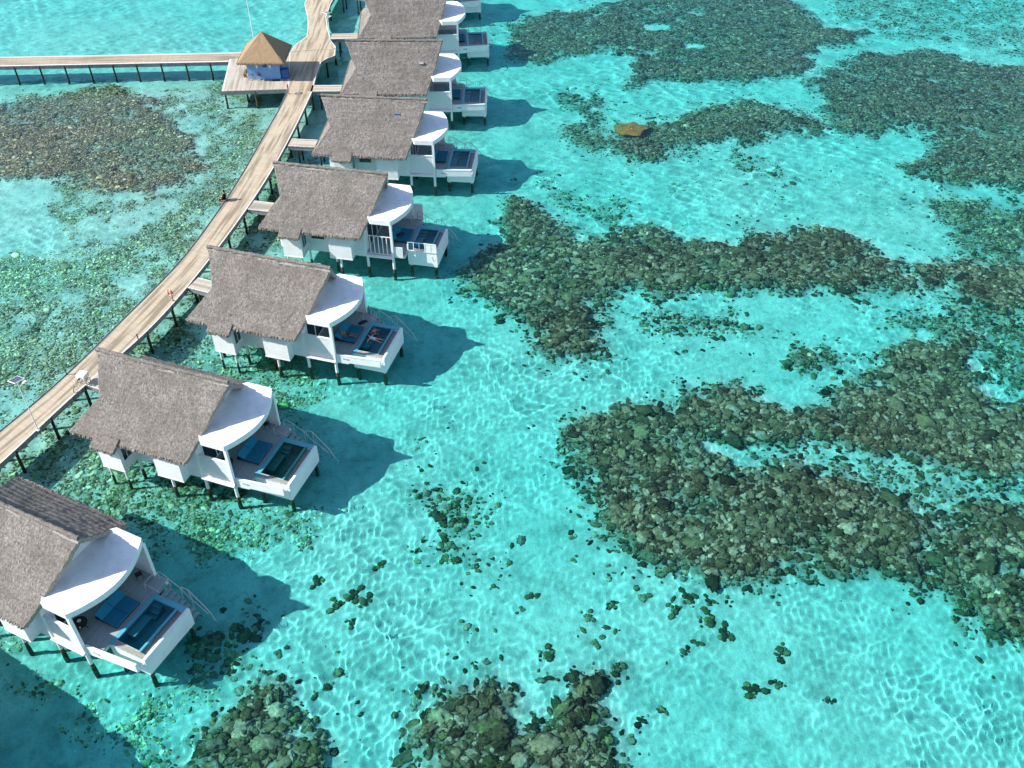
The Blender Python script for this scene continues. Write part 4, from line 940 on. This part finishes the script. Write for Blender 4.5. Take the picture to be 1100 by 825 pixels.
def plank_mesh(name, L, Rr, mat, th=.14, v0=0.0, edge=.14, world_uv=False):
    """strip of planks between a left and a right line (same count), pale edge boards, dark fascia"""
    bm = bmesh.new(); uvl = bm.loops.layers.uv.new('UVMap'); n = len(L); L = np.array(L); Rr = np.array(Rr)
    C = (L+Rr)/2; s = v0 + np.concatenate([[0], np.cumsum(np.hypot(*np.diff(C, axis=0).T))])
    rows = []
    for k in range(n):
        w = np.linalg.norm(Rr[k]-L[k]); e = (Rr[k]-L[k])/w
        pts = [L[k], L[k]+e*edge, Rr[k]-e*edge, Rr[k]]
        rows.append(([bm.verts.new((*p, 0)) for p in pts], [bm.verts.new((*p, -th)) for p in (L[k], Rr[k])], w, [bm.verts.new((*p, -.55)) for p in (L[k]+e*.05, Rr[k]-e*.05)], [bm.verts.new((*p, -th)) for p in (L[k]+e*.05, Rr[k]-e*.05)]))
    def face(vs, mi, uv=None):
        f = bm.faces.new(vs); f.material_index = mi
        if uv:
            for lp, q in zip(f.loops, uv): lp[uvl].uv = (lp.vert.co.x + 29, lp.vert.co.y + v0) if world_uv else q
    for k in range(n-1):
        a, ab, wa, al, at_ = rows[k]; b, bb, wb, bl, bt = rows[k+1]
        face([a[0], a[1], b[1], b[0]], 2); face([a[2], a[3], b[3], b[2]], 2)
        face([a[1], a[2], b[2], b[1]], 0, [(0, s[k]), (wa, s[k]), (wb, s[k+1]), (0, s[k+1])])
        face([ab[0], a[0], b[0], bb[0]], 1); face([a[3], ab[1], bb[1], b[3]], 1); face([ab[1], ab[0], bb[0], bb[1]], 1)
        face([al[0], at_[0], bt[0], bl[0]], 1); face([at_[1], al[1], bl[1], bt[1]], 1); face([al[1], al[0], bl[0], bl[1]], 1)
    for q in (rows[0], rows[-1]):
        try: face([q[1][0], q[0][0], q[0][1], q[0][2], q[0][3], q[1][1]], 1); face([q[3][0], q[4][0], q[4][1], q[3][1]], 1)
        except Exception: pass
    bmesh.ops.recalc_face_normals(bm, faces=bm.faces)
    me = bpy.data.meshes.new(name); bm.to_mesh(me); bm.free()
    for m in (mat, M['fascia'], M['edge_trim']): me.materials.append(m)
    return me

def pile(x, y, parent, r=.13, top=-.2, m='pile_dark', lean=(0, 0)):
    s = MB(); s.tube([(x, y, top), (x+.01, y, -1.6), (x+lean[0], y+lean[1], -4.3)], [r, r*1.05, r*1.25], 9); return receiver(s.build('pile', M[m], parent))

def pair(L, Rr, step):
    n = int(np.sum(np.hypot(*np.diff(np.array(L), axis=0).T))/step)
    def rs(P, n):
        P = np.array(P); d = np.concatenate([[0], np.cumsum(np.hypot(*np.diff(P, axis=0).T))]); s = np.linspace(0, d[-1], n); Q = np.stack([np.interp(s, d, P[:,0]), np.interp(s, d, P[:,1])], 1)
        for _ in range(30): Q[1:-1] = .25*Q[:-2] + .5*Q[1:-1] + .25*Q[2:]
        return Q
    return rs(L, n), rs(Rr, n)

bw = empty('boardwalk'); tag(bw, kind='structure')
Lr, Rr_ = pair(LW, RW, 1.0)
link('deck', plank_mesh('boardwalk_deck', Lr, Rr_, M['walk']), bw)
kerb = MB(); kerb.tube([(x, y, .05) for x, y in Lr + .0], .05, 6); kerb.build('kerb', M['fascia'], bw)
k = 0
for a, b in zip(Lr, Rr_):
    if k % 4 == 1:
        e = (b-a)/np.linalg.norm(b-a); pile(*(b - e*.15), bw); pile(*(a + e*.25), bw)
    k += 1
# the wider platform by the hut and the walk beyond it
h8 = lambda a, b: at(225 + a/7.333, 20 + b/7.333)
RP = [at(335.5, 98), at(340, 80), at(345, 66.4), at(352, 62.5), at(360, 59.6), at(360.7, 50), at(355.3, 43.2), at(352, 30), at(350.5, 18), (-27.3, 150), (-26.4, 160), (-24.0, 172)]
LP = [at(309, 97), at(309.5, 85), at(310, 75), at(310.5, 65), at(311, 57), at(317, 48), at(329.3, 39), at(330.5, 28), at(330, 18), (-31.3, 150), (-30.6, 160), (-28.4, 172)]
link('deck', plank_mesh('platform_deck', np.array(LP), np.array(RP), M['walk'], .14, 200.0, .14, True), bw)
for a, b in ((LP, RP),):
    for q in (3, 5, 7, 8, 9, 10): pile(b[q][0]-.25, b[q][1], bw); pile(a[q][0]+.25, a[q][1], bw)
plat = empty('hut_platform'); tag(plat, kind='structure')
a0, a1 = at(238, 98), at(309, 95.6); b0, b1 = (-38.4, 130.4), (a1[0]-.4, 132.6)
Lq = [np.array(a0)*(1-t)+np.array(b0)*t for t in np.linspace(0, 1, 9)]; Rq = [np.array(a1)*(1-t)+np.array(b1)*t + np.array([1.4*min(1, 6*t), 0]) for t in np.linspace(0, 1, 9)]
link('deck', plank_mesh('hut_platform_deck', Lq, Rq, M['pale_walk'], .13, 300.0, .2), plat).location.z = -.008
for (x, y) in ((a0[0]+.3, a0[1]+.3), ((a0[0]+a1[0])/2, a0[1]+.4), (a1[0]-.7, a1[1]+.3), (a0[0]+2.6, a0[1]+2.2), (a0[0]-.2, a0[1]+5), (b0[0]+.4, b0[1]-.5), (a1[0]-2, a1[1]+6)): pile(x, y, plat, .13, -.2, 'pile')
# side walk to the left
A0, A1, B0, B1 = at(-60, 72.3), at(-60, 62.3), at(258, 65.9), at(263, 56.0)
Ls = [np.array(A1)*(1-t)+np.array(B1)*t for t in np.linspace(0, 1, 60)]; Rs = [np.array(A0)*(1-t)+np.array(B0)*t for t in np.linspace(0, 1, 60)]
sw = empty('side_boardwalk'); tag(sw, kind='structure'); link('deck', plank_mesh('side_walk_deck', Ls, Rs, M['red_walk'], .12, 400.0, .3), sw).location.z = -.016
for pxx in (-12, 14.5, 41.5, 68.5, 95, 120.5, 146, 172.5, 199.3, 225.5):
    x, y = at(pxx - 1, 72.0 - pxx*.0205); pile(x, y + .35, sw, .12)
# footbridges to the villas
BS = {1: (-41.3, 50.6), 2: None, 3: (-31.2, 79.1), 4: (-28.3, 93.3), 5: (-26.4, 107.2), 6: (-26.0, 121.5), 7: (-25.6, 137.9), 8: (-26.9, 154.2)}
def bridge_end(i): return np.array(vloc(i, -11.0, -2.6 if i < 5 else -2.0, 0))[:2]
BW = ['', 'the nearest villa', 'the villa with the greenish pool', 'the sunbather villa', 'the railed villa', 'the villa with the blue roof scrap', 'the villa level with the hut platform', 'the villa at the top edge', 'the farthest villa']
for i in range(1, 9):
    e = bridge_end(i)
    s0 = np.array(BS[i]) if BS[i] else None
    if s0 is None:
        j = np.argmin(np.hypot(*(Rr_ - np.array(vloc(2, -16, -3.0, 0))[:2]).T)); s0 = Rr_[j]
    d = (e-s0)/np.linalg.norm(e-s0); n = np.array([-d[1], d[0]]); s0 = s0 + d*.03
    L = [s0 + (e-s0)*t + n*.9 for t in np.linspace(0, 1, 6)]; Q = [s0 + (e-s0)*t - n*.9 for t in np.linspace(0, 1, 6)]
    o = empty('footbridge', (0,0,0)); tag(o, 'short pale timber footbridge from the boardwalk to ' + BW[i], 'footbridge', 'footbridges from the boardwalk to the villas')
    link('deck', plank_mesh('footbridge_deck', L, Q, M['pale_walk'], .13, 40.0*i, .1), o)
    for t in (.18, .6):
        for sg in (-.7, .7): pile(*(s0 + (e-s0)*t + n*sg), o, .10)

# ------------------------------------------------------------------ hut
hx0, hx1, hy0, hy1 = -34.55, -30.3, 124.1, 128.1
hut = empty('hut', ((hx0+hx1)/2, (hy0+hy1)/2, 0)); tag(hut, 'small square blue hut under a brown pyramid roof on the platform', 'hut')
cx, cy = (hx1-hx0)/2, (hy1-hy0)/2
w = MB(); w.box(-cx, cx, -cy, cy, .002, 2.75); wl = w.build('wall', M['blue_wall'], hut)
rf = MB(); ex = cx + .95; ey = cy + .95; n = 24; ap = np.array([.0, .1, 5.55])
cor = [np.array(q) for q in ((-ex, -ey, 2.55), (ex, -ey, 2.55), (ex, ey, 2.55), (-ex, ey, 2.55))]
for k in range(4):
    A, B = cor[k], cor[(k+1) % 4]; nn = np.cross(B-A, ap-A); nn /= np.linalg.norm(nn)
    g = np.array([[A*(1-t)*(1-s) + B*t*(1-s) + ap*s for s in np.linspace(0, .995, 22)] for t in np.linspace(0, 1, 30)])
    g = g + (.04*fbm(g[...,0]*3+k*9, g[...,1]*3+g[...,2]*3, 400+k, 3))[..., None]*nn; slab(rf, g, nn, .2)
    rr2 = np.random.default_rng(k); dn = (A+B)/2 - ap; dn /= np.linalg.norm(dn); tufts(rf, A + np.array([0,0,-.1]), B + np.array([0,0,-.1]), dn, 30, .03, rr2, 1, .04)
rf.build('roof', [M['brown_thatch'], M['brown_thatch']], hut)
for q in (-.75, .95):
    s = MB(); s.bbox(q-.16, q+.16, -cy-.16, -cy, 1.75, 2.1, .04); s.bbox(q-.1, q+.1, -cy-.22, -cy-.16, 1.6, 1.8, .02); s.build('wall_lamp', M['white_plastic'], hut)
s = MB(); s.box(.0, .5, -cy-.05, -cy, 1.65, 2.15); wn = s.build('vent', M['blue_dark'], hut)
s = MB(); s.box(cx, cx+.05, -1.5, -.6, .05, 2.1); d = s.build('door', M['blue_dark'], hut); s = MB(); s.box(cx+.05, cx+.1, -.75, -.68, 1.0, 1.15); s.build('handle', M['chrome'], d)
s = MB(); s.bbox(-.45, .45, -.4, .4, 0, 1.25, .04); s.box(-.47, .47, -.42, .42, 1.0, 1.05); small('locker', 'dark blue locker against the right side of the hut', 'locker', s, M['blue_dark'], (hx1 + .55, hy0 + .5, .002))
s = MB(); s.box(-.5, .5, -.25, .25, .0, .03); small('doormat', 'dark doormat on the planks below the front wall of the hut', 'doormat', s, M['black'], (hx1 - .6, hy0 - .3, .002))
bn = empty('bench', (hx0 - .55, hy0 + 1.4, .002), R(90)); tag(bn, 'brown wooden bench against the left side of the hut', 'bench')
s = MB(); s.bbox(-.9, .9, -.22, .22, .42, .48, .01); s.build('seat', M['brown_wood'], bn); s = MB(); s.bbox(-.9, .9, -.27, -.22, .55, .95, .01); s.build('backrest', M['brown_wood'], bn)
for x in (-.8, .8): s = MB(); s.box(x-.04, x+.04, -.2, .2, 0, .42); s.build('leg', M['brown_wood'], bn)

# ------------------------------------------------------------------ bicycles
def wheel(parent, x, r=.34, y=0.0, ax=(0,1,0)):
    t = MB(); t.ring((x, y, r), r-.022, .022, ax, 28, 6); w = t.build('wheel', M['rubber'], parent)
    q = MB(); q.ring((x, y, r), r-.05, .02, ax, 24, 5)
    for k in range(10):
        a = math.pi*2*k/10; q.tube([(x, y, r), (x+(r-.05)*math.cos(a), y, r+(r-.05)*math.sin(a))], .004, 4)
    q.build('rim', M['white_plastic'], w); return w
def bicycle(name, label, loc, rz, lean=0):
    t = empty(name, loc, rz, label, 'bicycle'); t.rotation_euler = (lean, 0, rz)
    wheel(t, -.52); wheel(t, .52)
    f = MB(); 
    for a, b in (((-.52,0,.34),(-.1,0,.30)), ((-.1,0,.30),(-.2,0,.78)), ((-.52,0,.34),(-.18,0,.68)), ((-.1,0,.30),(.36,0,.72)), ((-.18,0,.66),(.34,0,.80)), ((.52,0,.34),(.33,0,.92))): f.tube([a, b], .022, 6)
    f.build('frame', M['bike_paint'], t)
    s = MB(); s.bbox(-.34, -.08, -.08, .08, .80, .87, .025); s.build('saddle', M['black'], t)
    s = MB(); s.tube([(.33,0,.92),(.31,0,1.0)], .018, 6); s.tube([(.22,-.28,1.0),(.32,-.1,1.02),(.32,.1,1.02),(.22,.28,1.0)], .016, 6); s.build('handlebar', M['chrome'], t)
    s = MB(); s.box(.52, .84, -.16, .16, .70, .72); s.ring((.68, 0, .92), .18, .012); s.ring((.68,0,.82), .165, .008); s.tube([(.5,0,.72),(.36,0,.80)], .012, 5); s.build('basket', M['black'], t)
    return t
bx, by = at(274.5, 84.5, 0)
bicycle('bicycle', 'bicycle leaning against the front of the blue hut', (bx, hy0 - .32, .002), 0, R(-8))
# cargo tricycle
rx, ry = at(91.3, 411.5, 0); fx, fy = at(83.5, 420.5, 0)
ang = math.atan2(fy-ry, fx-rx)
tr = empty('cargo_tricycle', (rx, ry, .001), ang, 'white-box cargo tricycle parked on the boardwalk beside a thatched roof', 'tricycle')
wheel(tr, 0, .33, -.42); wheel(tr, 0, .33, .42); wheel(tr, 1.25, .33)
f = MB()
for a, b in (((0,-.42,.33),(0,.42,.33)), ((0,0,.33),(.62,0,.30)), ((.62,0,.30),(.45,0,.80)), ((.62,0,.30),(1.08,0,.72)), ((1.25,0,.33),(1.05,0,.95)), ((0,0,.33),(.5,0,.66)), ((-.3,-.3,.56),(.3,-.3,.56)), ((-.3,.3,.56),(.3,.3,.56))): f.tube([a, b], .025, 6)
f.build('frame', M['bike_pale'], tr)
s = MB(); s.bbox(-.42, .34, -.38, .38, .60, 1.08, .03); s.box(-.44, .36, -.40, .40, 1.0, 1.03); s.build('cargo_box', M['white_plastic'], tr)
s = MB(); s.bbox(.36, .60, -.09, .09, .82, .90, .025); s.build('saddle', M['black'], tr)
s = MB(); s.tube([(1.05,0,.93),(1.03,0,1.02)], .018, 6); s.tube([(.86,-.3,1.02),(1.02,-.1,1.04),(1.02,.1,1.04),(.86,.3,1.02)], .017, 6); s.build('handlebar', M['chrome'], tr)

# ------------------------------------------------------------------ lamps, lifebuoys, mast
def solar_lamp(loc, rz, h, label, cell=.55):
    t = empty('solar_lamp', loc, rz, label, 'lamp post', 'solar lamp posts on the boardwalk')
    s = MB(); s.tube([(0,0,0), (0,0,h)], [.05, .04], 8); s.disc((0,0), .13, 0, .04, 12); s.build('pole', M['white_plastic'], t)
    A = Matrix.Translation((0,0,h+.06)) @ Matrix.Rotation(R(12), 4, 'Y')
    s = MB(); s.box(-cell, cell, -cell*.8, cell*.8, -.03, .02, 0, A); p = s.build('solar_panel', M['white_plastic'], t)
    s = MB(); s.box(-cell+.06, cell-.06, -cell*.8+.06, cell*.8-.06, .022, .03, 0, A); s.build('cells', M['solar'], p)
    s = MB(); s.tube([(0,0,h-.75), (.5,0,h-.65)], .025, 6); s.bbox(.4, .75, -.09, .09, h-.68, h-.6, .02); s.build('lamp_head', M['white_plastic'], t)
    return t
solar_lamp((-39.0, 58.55, 0), R(65), 5.5, 'solar lamp post on the near boardwalk edge at the left', .48)
lx, ly = at(356.2, 52.5, 0); solar_lamp((lx, ly, 0), R(60), 5.0, 'solar lamp post on the platform corner beyond the hut', .5)
d = ray(268, 16); kk = 132.0/d[1]; mx = d[0]*kk
s = MB(); s.tube([(0,0,0), (0,0,9.5)], [.06, .04], 8); s.disc((0,0), .15, 0, .05, 12); small('mast', 'thin white mast rising behind the hut', 'mast', s, M['white_plastic'], (mx, 132.0, 0))

def lifebuoy(x, y, rz, place_):
    s = MB(); s.tube([(0,0,0), (0,0,1.35)], .035, 6); s.disc((0,0), .1, 0, .03, 10); small('buoy_post', 'thin dark post carrying the lifebuoy ' + place_, 'post', s, M['brown_wood'], (x, y, 0))
    b = MB()
    for k in range(4):
        a0 = math.pi/2*k; seg = [(.31*math.cos(a0 + math.pi/2*j/12*.78), .31*math.sin(a0 + math.pi/2*j/12*.78)) for j in range(13)]
        b.tube([(0, p, q) for p, q in seg], .062, 8, 0)
        seg = [(.31*math.cos(a0 + math.pi/2*(.78+.22*j/4)), .31*math.sin(a0 + math.pi/2*(.78+.22*j/4))) for j in range(5)]
        b.tube([(0, p, q) for p, q in seg], .064, 8, 1)
    o = b.build('lifebuoy', [M['red'], M['white_plastic']]); o.location = (x + .10*math.cos(rz), y + .10*math.sin(rz), 1.02); o.rotation_euler = (0, 0, rz); tag(o, 'red and white lifebuoy ' + place_, 'lifebuoy', 'lifebuoys on the boardwalk')
x, y = at(187.3, 323.2, 0); lifebuoy(x-.1, y, R(-118), 'on the boardwalk edge by the footbridge')
x, y = at(309.5, 101.0, 0); lifebuoy(x+.15, y, R(185), 'at the front corner of the hut platform')
for px, py, lb in ((151.5, 364.5, 'between the tricycle and the lifebuoy'), (75, 402.5, 'beside the tricycle')):
    x, y = at(px, py, 0); s = MB(); s.tube([(0,0,0), (0,0,.5)], .05, 8); s.disc((0,0), .08, .5, .56, 12); small('bollard_light', 'small dark bollard light on the boardwalk edge ' + lb, 'bollard light', s, M['black'], (x - .25, y, 0))
bpy.context.view_layer.update()
lp = MB(); lp.box(-.55, .75, -.55, .5, -.14, -.004); lp.bbox(-.26, .26, -.28, .28, 0, .20, .02)
o = lp.build('landing', M['pale_walk'], bw); o.location = (px_, py_, 0)
